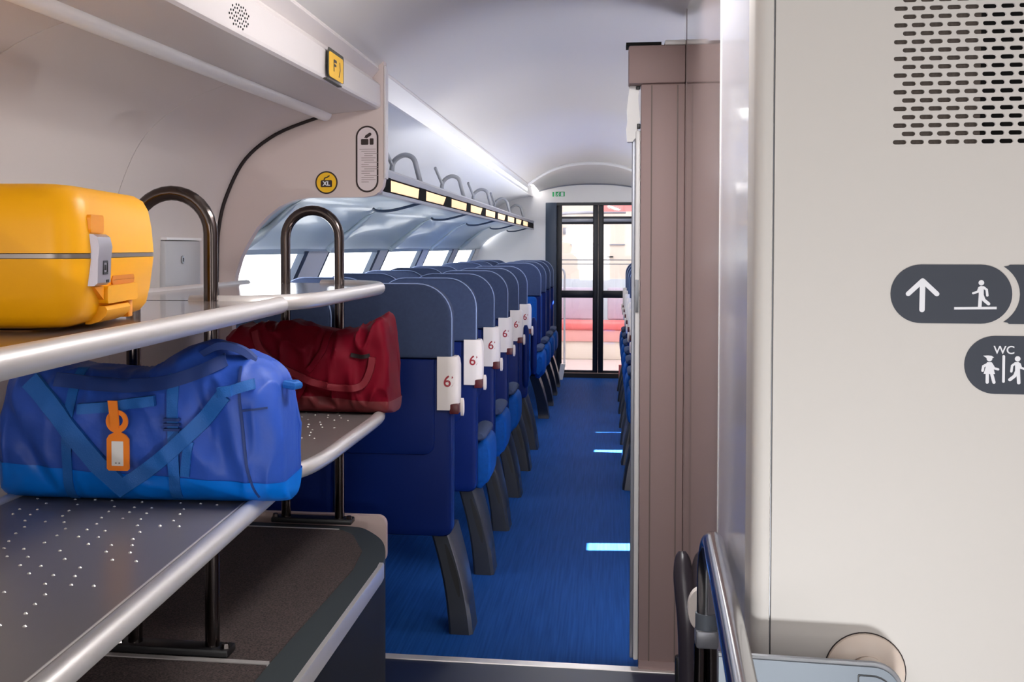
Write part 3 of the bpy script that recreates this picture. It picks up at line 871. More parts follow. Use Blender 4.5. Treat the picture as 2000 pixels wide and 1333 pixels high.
# ================================================================== LUGGAGE RACK
rack = thing('luggage_rack', 'grey steel luggage rack with two shelf levels and carpeted base', 'rack')
def outline(front, near, far, back, corner):
    """XY outline; front line = ((x,y)near,(x,y)far)"""
    (xa, ya), (xb, yb) = front
    pts = [(back, near)]
    return pts
def shelf(level, near_mod):
    back = -1.205
    if near_mod:
        pts = [(back, 0.3), (-0.615, 0.3), (-0.705, 2.50), (-0.712, 2.59), (-0.73, 2.622), (back, 2.622)]
        edge = [(-0.615, 0.3), (-0.645, 1.1), (-0.705, 2.50), (-0.709, 2.585), (-0.712, 2.61)]
    else:
        e = smooth_path([(-0.93, 2.648, 0), (-0.85, 2.652, 0), (-0.775, 2.685, 0), (-0.715, 2.78, 0), (-0.694, 2.93, 0), (-0.692, 3.2, 0), (-0.692, 3.60, 0), (-0.705, 3.75, 0), (-0.745, 3.88, 0), (-0.83, 3.98, 0), (-0.95, 4.01, 0)], 5)
        edge = [(q.x, q.y) for q in e]
        pts = [(back, 2.64)] + edge + [(back, 4.01)]
    zt = level
    t = part('shelf', m_tray_gloss if level > 1 else m_tray, rack, lambda bm: prism(bm, pts, 'Z', zt - 0.014, 0.014))
    part('edge_rail', m_alu, t, lambda bm: tube(bm, [(x, y, zt - 0.007) for x, y in edge], 0.0185, 16), label='rounded aluminium edge rail')
    part('back_rail', m_alu, t, lambda bm: tube(bm, [(back - 0.004, pts[0][1], zt - 0.004), (back - 0.004, pts[-1][1], zt - 0.004)], 0.014, 12))
    if near_mod:
        part('edge_bead', m_alu, t, lambda bm: tube(bm, [(x - 0.024, y, zt + 0.0005) for x, y in edge[:-1]], 0.0018, 6))
    def dots(bm):
        y0, y1 = (1.0, 2.56) if near_mod else (2.66, 3.95)
        r = 0
        yv = y0
        while yv < y1:
            offs = (0.0, 0.034, 0.062, 0.022, 0.05, 0.012)[r % 6]
            x = back + 0.03 + offs
            c = 0
            while x < -0.76 - (0.0 if yv < 3.6 else (yv - 3.6) * 0.5):
                bmesh.ops.create_cone(bm, cap_ends=True, segments=8, radius1=0.0036, radius2=0.0016, depth=0.002,
                                      matrix=Matrix.Translation((x, yv + random.uniform(-0.004, 0.004), zt + 0.001)))
                x += (0.042, 0.036, 0.066, 0.080)[(c + r) % 4]
                c += 1
            yv += 0.05
            r += 1
    if level < 1.0:
        d = part('dimples', m_dot, t, dots)
        d['kind'] = 'stuff'
    return t
ZU, ZL = 1.245, 0.85
shelf(ZU, True); shelf(ZU, False); shelf(ZL, True); shelf(ZL, False)
def hoop(Y):
    xa, xb, r = -0.876, -1.058, 0.0165
    R = (xa - xb) / 2
    cx = (xa + xb) / 2
    zt = 1.395
    pts = [(xa, Y, 0.468), (xa, Y, 0.9), (xa, Y, zt - 0.03)] + [(cx + R * math.cos(PI * k / 16), Y, zt + R * math.sin(PI * k / 16)) for k in range(17)] + [(xb, Y, zt - 0.03), (xb, Y, 0.9), (xb, Y, 0.468)]
    h_ = part('hoop', m_dsteel, rack, lambda bm: tube(bm, pts, r, 18))
    part('foot_bar', m_black, h_, lambda bm: box(bm, xb - 0.045, xa + 0.045, Y - 0.03, Y + 0.03, 0.4525, 0.47, 0.004))
    for xx in (xb - 0.034, xa + 0.034):
        part('bolt', m_dsteel, h_, lambda bm: bmesh.ops.create_cone(bm, cap_ends=True, segments=6, radius1=0.010, radius2=0.008, depth=0.010, matrix=Matrix.Translation((xx, Y - 0.012, 0.475))))
hoop(2.63); hoop(3.95)
# carpeted base
base_corner = smooth_path([(-0.642, 3.42, 0), (-0.655, 3.58, 0), (-0.70, 3.76, 0), (-0.78, 3.90, 0), (-0.83, 3.93, 0)], 5)
bo = [(-1.355, 0.2), (-0.645, 0.2)] + [(q.x, q.y) for q in base_corner] + [(-1.355, 3.95)]
bs = part('base', m_basefront, rack, lambda bm: prism(bm, bo, 'Z', 0.0, 0.425))
part('platform', m_border, rack, lambda bm: prism(bm, bo, 'Z', 0.425, 0.022))
def inset_outline(d):
    return [(-1.35, 0.2), (-0.645 - d, 0.2), (-0.645 - d, 3.40), (-0.665 - d, 3.62), (-0.74 - d * 0.7, 3.80), (-0.80 - d * 0.5, 3.87), (-1.35, 3.87)]
part('carpet', m_carpet, rack, lambda bm: prism(bm, [(-1.35, 2.60), (-0.735, 2.60), (-0.715, 3.40), (-0.73, 3.6), (-0.80, 3.80), (-0.85, 3.86), (-1.35, 3.86)], 'Z', 0.447, 0.004))
part('carpet', m_carpet, rack, lambda bm: prism(bm, [(-1.35, 0.25), (-0.735, 0.25), (-0.735, 2.575), (-1.35, 2.575)], 'Z', 0.447, 0.004))
part('carpet_strip', m_alu, rack, lambda bm: prism(bm, [(-1.35, 2.578), (-0.735, 2.578), (-0.735, 2.598), (-1.35, 2.598)], 'Z', 0.447, 0.0055))
part('carpet_strip', m_alu, rack, lambda bm: prism(bm, [(-1.35, 3.862), (-0.86, 3.862), (-0.86, 3.872), (-1.35, 3.872)], 'Z', 0.447, 0.005))
def rim(bm):
    outer = [(-0.640, 0.2), (-0.640, 2.5)] + [(q.x + 0.004, q.y) for q in base_corner[:3]]
    rings = []
    for x, y in outer:
        rings.append([(x - 0.012, y, 0.449), (x - 0.012, y, 0.452), (x, y, 0.452), (x + 0.002, y, 0.446), (x + 0.002, y, 0.408), (x - 0.004, y, 0.405)])
    loft(bm, rings)
part('rim', m_alu, rack, rim, label='bright aluminium rim along the base front')
sk = obj('trim_14', (lambda b_: (prism(b_, rrect(-1.30, -0.735, 0.30, 0.462, 0.03), 'Y', 4.03, 0.03), b_)[1])(B()), m_skirt)
sk['kind'] = 'structure'

# ================================================================== YELLOW SUITCASE
SC_C = Vector((-1.030, 1.800, ZU + 0.0025))
case = thing('suitcase', 'yellow hard-shell suitcase lying flat on the upper shelf', 'suitcase', SC_C, math.radians(8))
LW, LD, LT = 0.56, 0.48, 0.208     # local x (length), y (width), z (thickness)
def rr_ring(inset, z, rad=0.05):
    return [(x, yv, z) for x, yv in rrect(-LW / 2 + inset, LW / 2 - inset, -LD / 2 + inset, LD / 2 - inset, max(rad - inset * 0.4, 0.01), 8)]
part('upper_shell', m_yel, case, lambda bm: loft(bm, [rr_ring(0.0, 0.109), rr_ring(0.003, 0.150), rr_ring(0.008, 0.180), rr_ring(0.016, 0.196), rr_ring(0.030, 0.205), rr_ring(0.055, 0.208), rr_ring(0.12, 0.209)]))
part('lower_shell', m_yel, case, lambda bm: loft(bm, [rr_ring(0.075, 0.002), rr_ring(0.04, 0.003), rr_ring(0.022, 0.009), rr_ring(0.012, 0.022), rr_ring(0.006, 0.05), rr_ring(0.0, 0.101)]))
part('zip_band', m_seam, case, lambda bm: loft(bm, [rr_ring(0.0035, 0.100), rr_ring(0.0005, 0.102), rr_ring(0.0005, 0.108), rr_ring(0.0035, 0.110)]))
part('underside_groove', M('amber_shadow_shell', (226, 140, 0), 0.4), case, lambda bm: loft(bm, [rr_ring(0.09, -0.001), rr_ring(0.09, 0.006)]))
fx = LW / 2
# latch on the aisle face near the front corner
lat = part('latch', m_latch, case, lambda bm: loft(bm, [[(fx - 0.006, yv, z), (fx + o_, yv, z), (fx + o_, yv + 0.070, z), (fx - 0.006, yv + 0.070, z)] for z, o_, yv in ((0.062, 0.004, -0.192), (0.066, 0.009, -0.192), (0.10, 0.010, -0.191), (0.118, 0.012, -0.191), (0.132, 0.009, -0.192), (0.136, 0.003, -0.192))]))
part('keyhole_emblem', m_black, lat, lambda bm: [ring2(bm, rrect(-0.165, -0.140, 0.078, 0.098, 0.002, 3), rrect(-0.161, -0.144, 0.081, 0.095, 0.002, 3), 'X', fx + 0.0092, 0.0014), box(bm, fx + 0.0096, fx + 0.0106, -0.156, -0.149, 0.084, 0.092), box(bm, fx + 0.0088, fx + 0.0102, -0.146, -0.134, 0.066, 0.070)])
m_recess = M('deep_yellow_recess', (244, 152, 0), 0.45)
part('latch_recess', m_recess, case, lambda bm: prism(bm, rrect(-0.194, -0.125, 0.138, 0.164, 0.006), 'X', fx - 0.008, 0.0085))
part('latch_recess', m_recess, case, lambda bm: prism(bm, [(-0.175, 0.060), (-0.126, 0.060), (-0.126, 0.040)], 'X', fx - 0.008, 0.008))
# side handle and wheel housing
def hnd(bm):
    prism(bm, rrect(-0.122, 0.06, 0.034, 0.060, 0.006), 'X', fx - 0.012, 0.017)
part('side_handle', m_yel, case, hnd)
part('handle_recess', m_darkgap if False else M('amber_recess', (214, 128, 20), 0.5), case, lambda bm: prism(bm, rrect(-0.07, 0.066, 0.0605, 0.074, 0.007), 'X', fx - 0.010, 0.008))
part('wheel_housing', m_yel, case, lambda bm: loft(bm, [[(fx - 0.03, -0.118, z0), (fx + d_, -0.118, z0), (fx + d_, 0.02, z0), (fx - 0.03, 0.02, z0)] for z0, d_ in ((0.003, -0.022), (0.008, -0.008), (0.016, 0.001), (0.024, 0.003), (0.030, -0.001))]))
part('wheel_bracket', M('amber_bracket', (240, 150, 0), 0.4), case, lambda bm: box(bm, fx - 0.03, fx - 0.001, 0.024, 0.05, 0.006, 0.033, 0.002))

# ================================================================== BAGS
def bag_mesh(L, D, Hf, nS=72, nA=80, nexp=3.2, pend=7.0, wr=0.006, seed=0.0, extra=None, lean=0.0):
    bm = B()
    rings = []
    for i in range(nS + 1):
        s = i / nS
        t = 2 * s - 1
        tt = math.copysign(1 - (1 - abs(t)) ** 1.6, t) if abs(t) > 0 else 0
        k = max(1 - abs(tt) ** pend, 0.0) ** (1 / 2.6)
        k = 0.55 + 0.45 * k if i not in (0, nS) else 0.5
        x = tt * L / 2
        H = Hf(tt)
        ring = []
        for j in range(nA):
            a = 2 * PI * j / nA
            ca, sa = math.cos(a), math.sin(a)
            yv = D / 2 * math.copysign(abs(ca) ** (2 / nexp), ca) * k
            zz = math.copysign(abs(sa) ** (2 / nexp), sa)
            z = H * (0.5 + 0.5 * zz * (0.35 + 0.65 * k if zz > 0 else 1.0))
            yv *= 1 - 0.22 * max(zz, 0) ** 2
            xx = x * (1 - 0.05 * max(zz, 0))
            q = Vector((xx, yv + lean * z, z))
            w = noise.noise(Vector((q.x * 9 + seed, q.y * 9, q.z * 11))) + 0.5 * noise.noise(Vector((q.x * 24, q.y * 20 + seed, q.z * 22)))
            rg = 1 - abs(noise.noise(Vector((q.x * 14 + seed * 2, q.y * 12, q.z * 8 + q.x * 7)))) * 2.2
            w += 0.9 * max(rg, 0) ** 3
            damp = min(1, z / 0.04)
            dirv = Vector((0.15 * t, ca, sa * 0.6))
            q += dirv * (w * wr * damp)
            if extra: q = extra(q, tt, ca, sa)
            ring.append(q)
        rings.append(ring)
    loft(bm, rings)
    return bm

def drape(bm, bvh, path, width, off=0.004, th=0.004, across=4):
    """webbing laid on the front of a bag: path of (x,z)"""
    P = [Vector((a, b, 0)) for a, b in path]
    fine = smooth_path([(q.x, q.y, 0) for q in P], 10)
    rows = []
    for i, q in enumerate(fine):
        a = fine[max(i - 1, 0)]; b = fine[min(i + 1, len(fine) - 1)]
        t = (b - a).normalized()
        nn = Vector((-t.y, t.x, 0))
        row = []
        for k in range(across + 1):
            c = q + nn * width * (k / across - 0.5)
            hit = bvh.ray_cast(Vector((c.x, -1.0, c.y)), Vector((0, 1, 0)))
            row.append((c, hit[0].y if hit[0] else None))
        rows.append(row)
    last = -0.1
    allv = []
    for row in rows:
        ys = [v for _, v in row if v is not None]
        m_ = min(ys) if ys else last
        last = m_
        allv.append([(c.x, (v if v is not None else m_) * 0.5 + m_ * 0.5, c.y) for c, v in row])
    for _ in range(4):
        sm = []
        for i in range(len(allv)):
            a = allv[max(i - 1, 0)]; b = allv[min(i + 1, len(allv) - 1)]
            sm.append([(p_[0], min(p_[1], 0.25 * a[k][1] + 0.5 * p_[1] + 0.25 * b[k][1]), p_[2]) for k, p_ in enumerate(allv[i])])
        allv = sm
    rings = []
    for row in allv:
        f_ = [(x, yv - off - th, z) for x, yv, z in row]
        b_ = [(x, yv - off * 0.2, z) for x, yv, z in row[::-1]]
        rings.append(f_ + b_)
    loft(bm, rings)

# ---- blue duffel
BX, BY = -0.934, 2.425
bagL, bagD = 0.59, 0.265
def hf_blue(t):
    # t -1..1 left to right
    return 0.262 + 0.03 * math.exp(-((t + 0.85) / 0.28) ** 2) + 0.055 * math.exp(-((t - 0.42) / 0.26) ** 2) + 0.028 * math.exp(-((t - 0.80) / 0.2) ** 2) - 0.005 * math.exp(-((t + 0.15) / 0.3) ** 2)
def ex_blue(q, t, ca, sa):
    # long folds on the front right and the left flank
    if ca < 0.2:
        f1 = math.exp(-((q.x - 0.16 - (q.z - 0.15) * -0.35) / 0.018) ** 2) * math.exp(-((q.z - 0.15) / 0.08) ** 2)
        f2 = math.exp(-((q.x + 0.235 - (0.14 - q.z) * 0.6) / 0.016) ** 2) * math.exp(-((q.z - 0.12) / 0.07) ** 2)
        f3 = math.exp(-((q.x - 0.205 - (q.z - 0.15) * -0.2) / 0.014) ** 2) * math.exp(-((q.z - 0.13) / 0.07) ** 2)
        q.y += 0.016 * f1 + 0.014 * f2 - 0.010 * f3
    return q
blue = thing('duffel_bag', 'blue nylon duffel bag with orange tag on the lower shelf', 'bag', (BX, BY, ZL + 0.003), math.radians(3))
bm = bag_mesh(bagL, bagD, hf_blue, nS=130, nA=130, nexp=3.8, wr=0.0085, seed=3.1, extra=ex_blue)
bvh_blue = BVHTree.FromBMesh(bm)
# bright tarpaulin bottom: lower faces of the body, lifted outwards
bm2 = bm.copy()
bmesh.ops.bisect_plane(bm2, geom=bm2.verts[:] + bm2.edges[:] + bm2.faces[:], plane_co=(0, 0, 0.064), plane_no=(0.06, 0, 1), clear_outer=True)
bm2.normal_update()
for v in bm2.verts:
    v.co += Vector((v.normal.x * 0.003, v.normal.y * 0.003, 0.0 if v.co.z > 0.004 else -0.001))
obj('body', bm, m_blue, blue, ang=80)
obj('base_panel', bm2, m_tarp, blue, ang=80)['label'] = 'smooth brighter blue bottom panel'
def bstrap(name, path, w, mat=m_web, off=0.003, th=0.003, par=blue):
    b_ = B(); drape(b_, bvh_blue, path, w, off, th); return obj(name, b_, mat, par, ang=50)
# path coordinates: world (X,Z) minus the bag origin
def bl(pts): return [(x - BX, z - ZL - 0.003) for x, z in pts]
bstrap('shoulder_strap', bl([(-1.148, 1.10), (-1.10, 1.055), (-1.04, 0.985), (-0.985, 0.925), (-0.945, 0.882)]), 0.036, off=0.009, th=0.005)
bstrap('shoulder_strap', bl([(-0.965, 0.884), (-0.90, 0.928), (-0.85, 0.968), (-0.79, 1.025), (-0.745, 1.078)]), 0.030, off=0.009, th=0.005)
bstrap('side_strap', bl([(-1.060, 1.12), (-1.062, 1.05), (-1.064, 0.96), (-1.066, 0.89), (-1.068, 0.858)]), 0.020)
bstrap('side_strap', bl([(-0.852, 1.115), (-0.850, 1.05), (-0.848, 0.97), (-0.848, 0.90), (-0.849, 0.866)]), 0.022)
bstrap('carry_handle', bl([(-1.040, 1.046), (-0.98, 1.050), (-0.93, 1.058), (-0.885, 1.064)]), 0.020, off=0.012, th=0.005)
bstrap('zip_flap', bl([(-1.10, 1.100), (-1.03, 1.093), (-0.95, 1.090), (-0.87, 1.098), (-0.80, 1.120), (-0.755, 1.142)]), 0.026, m_dkblue, 0.004, 0.003)
bstrap('buckle', bl([(-0.757, 1.082), (-0.73, 1.086)]), 0.020, m_web, 0.012, 0.007)
bstrap('compression_strap', bl([(-0.735, 1.085), (-0.71, 1.093), (-0.69, 1.098)]), 0.020, m_web, 0.008)
for k in range(3):
    bstrap('ladder_lock', bl([(-0.866, 1.008 + 0.010 * k), (-0.833, 1.008 + 0.010 * k)]), 0.005, m_dkblue, 0.010, 0.004)
bstrap('strap_end', bl([(-0.815, 0.985), (-0.822, 0.945), (-0.826, 0.915)]), 0.018, m_web, 0.006)
bstrap('seam', bl([(-0.722, 1.13), (-0.716, 1.06), (-0.708, 0.98), (-0.698, 0.91), (-0.685, 0.87)]), 0.005, m_dkblue, 0.0015, 0.0015)
bstrap('seam', bl([(-0.715, 1.045), (-0.69, 1.048), (-0.665, 1.05)]), 0.004, m_dkblue, 0.0015, 0.0015)
# upper grab handle rising over the top right and the loop at the far end
part('top_handle', m_dkblue, blue, lambda bm: loft(bm, [[(x - BX, yv - 0.016, z - ZL - 0.012), (x - BX, yv + 0.014, z - ZL - 0.012), (x - BX, yv + 0.012, z - ZL + 0.003), (x - BX, yv - 0.012, z - ZL + 0.003)] for x, yv, z in
     [(q.x, q.y, q.z) for q in smooth_path([(-0.86, -0.07, 1.118), (-0.80, -0.075, 1.156), (-0.765, -0.07, 1.170), (-0.725, -0.06, 1.158), (-0.70, -0.05, 1.135)], 5)]]))
part('end_loop', m_web, blue, lambda bm: tube(bm, [(0.285, -0.035, 0.235), (0.305, -0.04, 0.232), (0.312, -0.02, 0.232), (0.305, 0.0, 0.232), (0.285, 0.0, 0.232)], 0.0085, 8))

# ---- orange luggage tag hanging on the blue bag
def tagy(x, z):
    h = bvh_blue.ray_cast(Vector((x - BX, -1, z - ZL)), Vector((0, 1, 0)))
    return BY + (h[0].y if h[0] else -0.13)
ty = min(tagy(-0.945, z) for z in (0.93, 0.96, 1.0, 1.04)) - 0.022
lt = thing('luggage_tag', 'orange luggage tag hanging from the handle of the blue duffel', 'tag')
def tagbody(bm):
    outer = rrect(-0.968, -0.922, 0.928, 0.990, 0.004, 4)
    prism(bm, [(-0.968, 0.932), (-0.964, 0.928), (-0.926, 0.928), (-0.922, 0.932), (-0.922, 0.990), (-0.928, 0.998), (-0.938, 1.003), (-0.938, 1.010), (-0.953, 1.010), (-0.953, 1.003), (-0.963, 0.998), (-0.968, 0.990)], 'Y', ty, 0.004)
part('plate', m_orange, lt, tagbody)
wn = part('paper_window', m_paper, lt, lambda bm: prism(bm, rrect(-0.9575, -0.9335, 0.938, 0.986, 0.001), 'Y', ty - 0.001, 0.001))
part('print', m_greytext, lt, lambda bm: [prism(bm, rrect(-0.950, -0.947, 0.942, 0.945, 0.0005), 'Y', ty - 0.0016, 0.0006), prism(bm, rrect(-0.943, -0.940, 0.942, 0.945, 0.0005), 'Y', ty - 0.0016, 0.0006)])
part('ring', m_orange, lt, lambda bm: ring2(bm, circle2(-0.946, 1.025, 0.0225, 32), [(x + 0.001, z + 0.002) for x, z in circle2(-0.946, 1.025, 0.0115, 32)], 'Y', ty - 0.002, 0.004))
part('strap', m_orange, lt, lambda bm: prism(bm, [(-0.957, 1.016), (-0.941, 1.013), (-0.940, 1.020), (-0.944, 1.066), (-0.963, 1.066)], 'Y', ty - 0.006, 0.004))

m_redweb = M('red_webbing', (126, 18, 34), 0.6)
# ---- dark red bag
RX, RY = -0.925, 3.79
def hf_red(t):
    return 0.262 + 0.036 * math.exp(-((t - 0.90) / 0.13) ** 2) - 0.012 * math.exp(-((t - 0.35) / 0.2) ** 2) + 0.012 * math.exp(-((t + 0.3) / 0.3) ** 2)
def ex_red(q, t, ca, sa):
    if ca < 0.2:
        line = -0.03 - 0.55 * (q.x + 0.17)
        f1 = math.exp(-((q.z - (0.205 + line)) / 0.016) ** 2) if -0.17 < q.x < 0.10 else 0
        f2 = math.exp(-((q.x - 0.03 - (q.z - 0.2) * 0.15) / 0.010) ** 2) * math.exp(-((q.z - 0.2) / 0.06) ** 2)
        f3 = math.exp(-((q.x - 0.175) / 0.028) ** 2) * math.exp(-((q.z - 0.175) / 0.022) ** 2)
        f4 = math.exp(-((q.z - 0.095 - max(0, q.x - 0.1) * 0.2) / 0.014) ** 2) * (1 if q.x > -0.02 else 0)
        q.y += 0.012 * f1 + 0.012 * f2 + 0.018 * f3 - 0.012 * f4
    return q
red = thing('duffel_bag', 'dark red slouching holdall at the far end of the lower shelf', 'bag', (RX, RY, ZL + 0.003), math.radians(-2))
bm = bag_mesh(0.535, 0.24, hf_red, nS=120, nA=120, nexp=5.0, pend=22.0, wr=0.017, seed=9.3, extra=ex_red)
bvh_red = BVHTree.FromBMesh(bm)
bm2 = bm.copy()
bmesh.ops.bisect_plane(bm2, geom=bm2.verts[:] + bm2.edges[:] + bm2.faces[:], plane_co=(0, 0, 0.055), plane_no=(0.06, 0, 1), clear_outer=True)
bm2.normal_update()
for v in bm2.verts:
    v.co += Vector((v.normal.x * 0.003, v.normal.y * 0.003, 0.0 if v.co.z > 0.004 else -0.001))
obj('body', bm, m_rednyl, red, ang=80)
obj('base_panel', bm2, m_redbase, red, ang=80)['label'] = 'duller brown red bottom panel'
def rl(pts): return [(x - RX, z - ZL - 0.003) for x, z in pts]
def rstrap(name, path, w, mat=m_rednyl, off=0.004, th=0.004):
    b_ = B(); drape(b_, bvh_red, path, w, off, th); return obj(name, b_, mat, red, ang=50)
rstrap('carry_handle', rl([(-1.085, 1.105), (-1.06, 1.05), (-1.0, 1.0), (-0.93, 0.968), (-0.86, 0.945), (-0.79, 0.935), (-0.735, 0.945), (-0.71, 0.99), (-0.705, 1.03)]), 0.02, m_redweb, off=0.012)
rstrap('carry_handle', rl([(-0.853, 1.105), (-0.86, 1.05), (-0.885, 1.01), (-0.905, 0.985)]), 0.018, off=0.007)
rstrap('side_strap', rl([(-0.905, 0.97), (-0.93, 0.92), (-0.955, 0.88), (-0.985, 0.852)]), 0.014, off=0.006)
rstrap('pocket_flap', rl([(-0.775, 1.035), (-0.74, 1.03), (-0.715, 1.035)]), 0.012, m_darkgap, 0.003)
part('zip_pull', m_bracket, red, lambda bm: box(bm, 0.236, 0.256, -0.085, -0.078, 0.205, 0.235, 0.003))

# ================================================================== SEATS
# local frame: x = 0 at the aisle edge (negative towards the window), y = 0 rear face of the back, facing +Y
def slab(bm, x0, x1, z0, z1, y0, y1, r, bev=0.012):
    poly = rrect(x0, x1, z0, z1, r, 8)
    cx, cz = (x0 + x1) / 2, (z0 + z1) / 2
    def ring(yv, ins):
        return [(x + (ins if x < cx else -ins), yv, z + (ins if z < cz else -ins)) for x, z in poly]
    loft(bm, [ring(y0, bev), ring(y0 + bev * 0.3, bev * 0.3), ring(y0 + bev, 0), ring(y1 - bev, 0), ring(y1 - bev * 0.3, bev * 0.3), ring(y1, bev)])

SW = 0.42
def make_seat():
    t = thing('double_seat', '', 'seat')
    for k, x1 in enumerate((0.0, -SW - 0.012)):
        x0 = x1 - SW
        sh = part('back_shell', m_navy, t, lambda bm: slab(bm, x0, x1, 0.345, 0.975, 0.0, 0.085, (0.02, 0.035, 0.004, 0.004), 0.016))
        part('shell_inset', m_navy, sh, lambda bm: slab(bm, x0 + 0.03, x1 - 0.062, 0.635, 0.972, -0.006, 0.01, (0.03, 0.04, 0.003, 0.003), 0.005))
        hd = part('headrest', m_head, t, lambda bm: slab(bm, x0, x1 - 0.004, 0.975, 1.235, -0.004, 0.10, (0.003, 0.003, 0.12, 0.12), 0.010))
        def pip(bm):
            pts = [(x1 - 0.005, 0.012, 0.98)] + [(x1 - 0.004 - 0.12 + 0.12 * math.cos(a), 0.012, 1.115 + 0.12 * math.sin(a)) for a in [PI / 2 * q / 10 for q in range(11)]] + \
                  [(x0 + 0.12 - 0.12 * math.sin(a), 0.012, 1.115 + 0.12 * math.cos(a)) for a in [PI / 2 * q / 10 for q in range(11)]] + [(x0 + 0.001, 0.012, 0.98)]
            tube(bm, pts, 0.0036, 6)
        part('piping', m_pipe, hd, pip)
        part('back_cushion', m_navy2, t, lambda bm: slab(bm, x0 + 0.03, x1 - 0.03, 0.45, 0.97, 0.085, 0.15, 0.03, 0.02))
        part('seat_cushion', m_navy2, t, lambda bm: box(bm, x0 + 0.03, x1 - 0.06, 0.09, 0.56, 0.345, 0.46, 0.03, 3))
    # wrap-around grab panel with seat number on the aisle corner of the shell
    def gp(bm):
        zs = [(0.795, 0.0), (0.80, 0.004), (0.86, 0.005), (0.95, 0.005), (0.972, 0.002), (0.982, -0.004)]
        rings = []
        for z, e in zs:
            ring = [(-0.052, -0.010, z), (-0.018, -0.011 - e * 0.3, z)]
            for q in range(7):
                a = -PI / 2 + PI / 2 * q / 6
                ring.append((-0.012 + (0.030 + e) * math.cos(a), 0.018 + (0.029 + e * 0.3) * math.sin(a), z))
            ring += [(0.018 + e, 0.07, z), (0.0, 0.075, z), (0.0, 0.02, z), (-0.02, 0.0, z), (-0.052, 0.0, z)]
            rings.append(ring)
        loft(bm, rings)
    g = part('grab_panel', m_panel, t, gp)
    return t, g
seat0, panel0 = make_seat()
# lower edge pieces
part('latch', m_maroon, seat0, lambda bm: box(bm, -0.008, 0.024, -0.012, 0.05, 0.782, 0.818, 0.004))
part('latch_cap', m_panel, seat0, lambda bm: loft(bm, [[(0.024 + 0.012 * k, 0.055 + 0.013 * w * math.cos(a), 0.80 + 0.032 * w * math.sin(a)) for a in [2 * PI * j / 14 for j in range(14)]] for k, w in ((0, 1), (0.8, 1), (1, 0.7))]))
def leg_at(u):
    xc = -0.045 + 0.075 * u + 0.012 * math.sin(PI * u)
    return xc, 0.034 + 0.008 * u, 0.03 - 0.02 * u, 0.24 - 0.10 * u + 0.02 * max(0, u - 0.9) * 10      # centre x, half width, rear y, depth
def legm(bm):
    rings = []
    for q in range(13):
        u = q / 12
        z = 0.35 * (1 - u)
        xc, wx, yr, wy = leg_at(u)
        rings.append([(xc - wx, yr + 0.008, z), (xc - wx + 0.008, yr, z), (xc + wx - 0.012, yr, z), (xc + wx, yr + 0.014, z), (xc + wx, yr + wy, z), (xc - wx, yr + wy, z)])
    loft(bm, rings)
leg0 = part('leg', m_leg, seat0, legm)
def slot(bm):
    rings = []
    for q in range(9):
        u = 0.10 + 0.52 * q / 8
        z = 0.35 * (1 - u)
        xc, wx, yr, wy = leg_at(u)
        xc += wx
        a, b = yr + wy * 0.32, yr + wy * (0.34 + 0.42 * math.sin(PI * (0.08 + 0.84 * q / 8)))
        w_ = 0.011 * math.sin(PI * (0.1 + 0.8 * q / 8))
        rings.append([(xc - 0.028 - w_, yr - 0.0012, z), (xc - 0.028 + w_, yr - 0.0012, z), (xc - 0.028 + w_, yr + 0.004, z), (xc - 0.028 - w_, yr + 0.004, z)])
    loft(bm, rings)
part('leg_slot', m_legslot, leg0, slot)
num0 = text_mesh('seat_number', '62', 0.056, m_red, panel0, 'Y', (-0.002, -0.0126, 0.895), ext=0.0003, bold=0.0006)
# wrap the digits round the corner of the panel
for v in num0.data.vertices:
    if v.co.x > -0.012:
        a = (v.co.x + 0.012) / 0.0352
        rr = 0.0352 + (-0.0126 - v.co.y)
        v.co.x = -0.012 + rr * math.sin(a)
        v.co.y = 0.018 + 0.0042 - rr * math.cos(a) * (0.0306 + 0.0042) / 0.0352
# two armrest variants
def sq(a, e=0.6):
    return math.copysign(abs(math.cos(a)) ** e, math.cos(a)), math.copysign(abs(math.sin(a)) ** e, math.sin(a))
def arm_down(bm):
    loft(bm, [[(0.008 + 0.042 * w * sq(a)[0], yv, 0.458 + 0.098 * w * sq(a)[1] - (0.02 if sq(a)[0] < 0 else 0)) for a in [2 * PI * j / 24 for j in range(24)]] for yv, w in ((0.085, 0.8), (0.095, 0.94), (0.12, 1.0), (0.30, 1.0), (0.40, 0.95), (0.43, 0.6))])
def arm_pad(bm):
    loft(bm, [[(0.0 + 0.034 * w * math.cos(a), yv, 0.572 + 0.022 * w * math.sin(a)) for a in [2 * PI * j / 16 for j in range(16)]] for yv, w in ((0.06, 0.6), (0.075, 1.0), (0.38, 1.0), (0.41, 0.7))])
def arm_up(bm):
    loft(bm, [[(0.035 + 0.022 * w * math.cos(a), 0.115 + 0.03 * w * math.sin(a), z) for a in [2 * PI * j / 16 for j in range(16)]] for z, w in ((0.50, 0.5), (0.515, 0.85), (0.55, 1.0), (0.80, 1.0), (0.86, 0.85), (0.885, 0.4))])

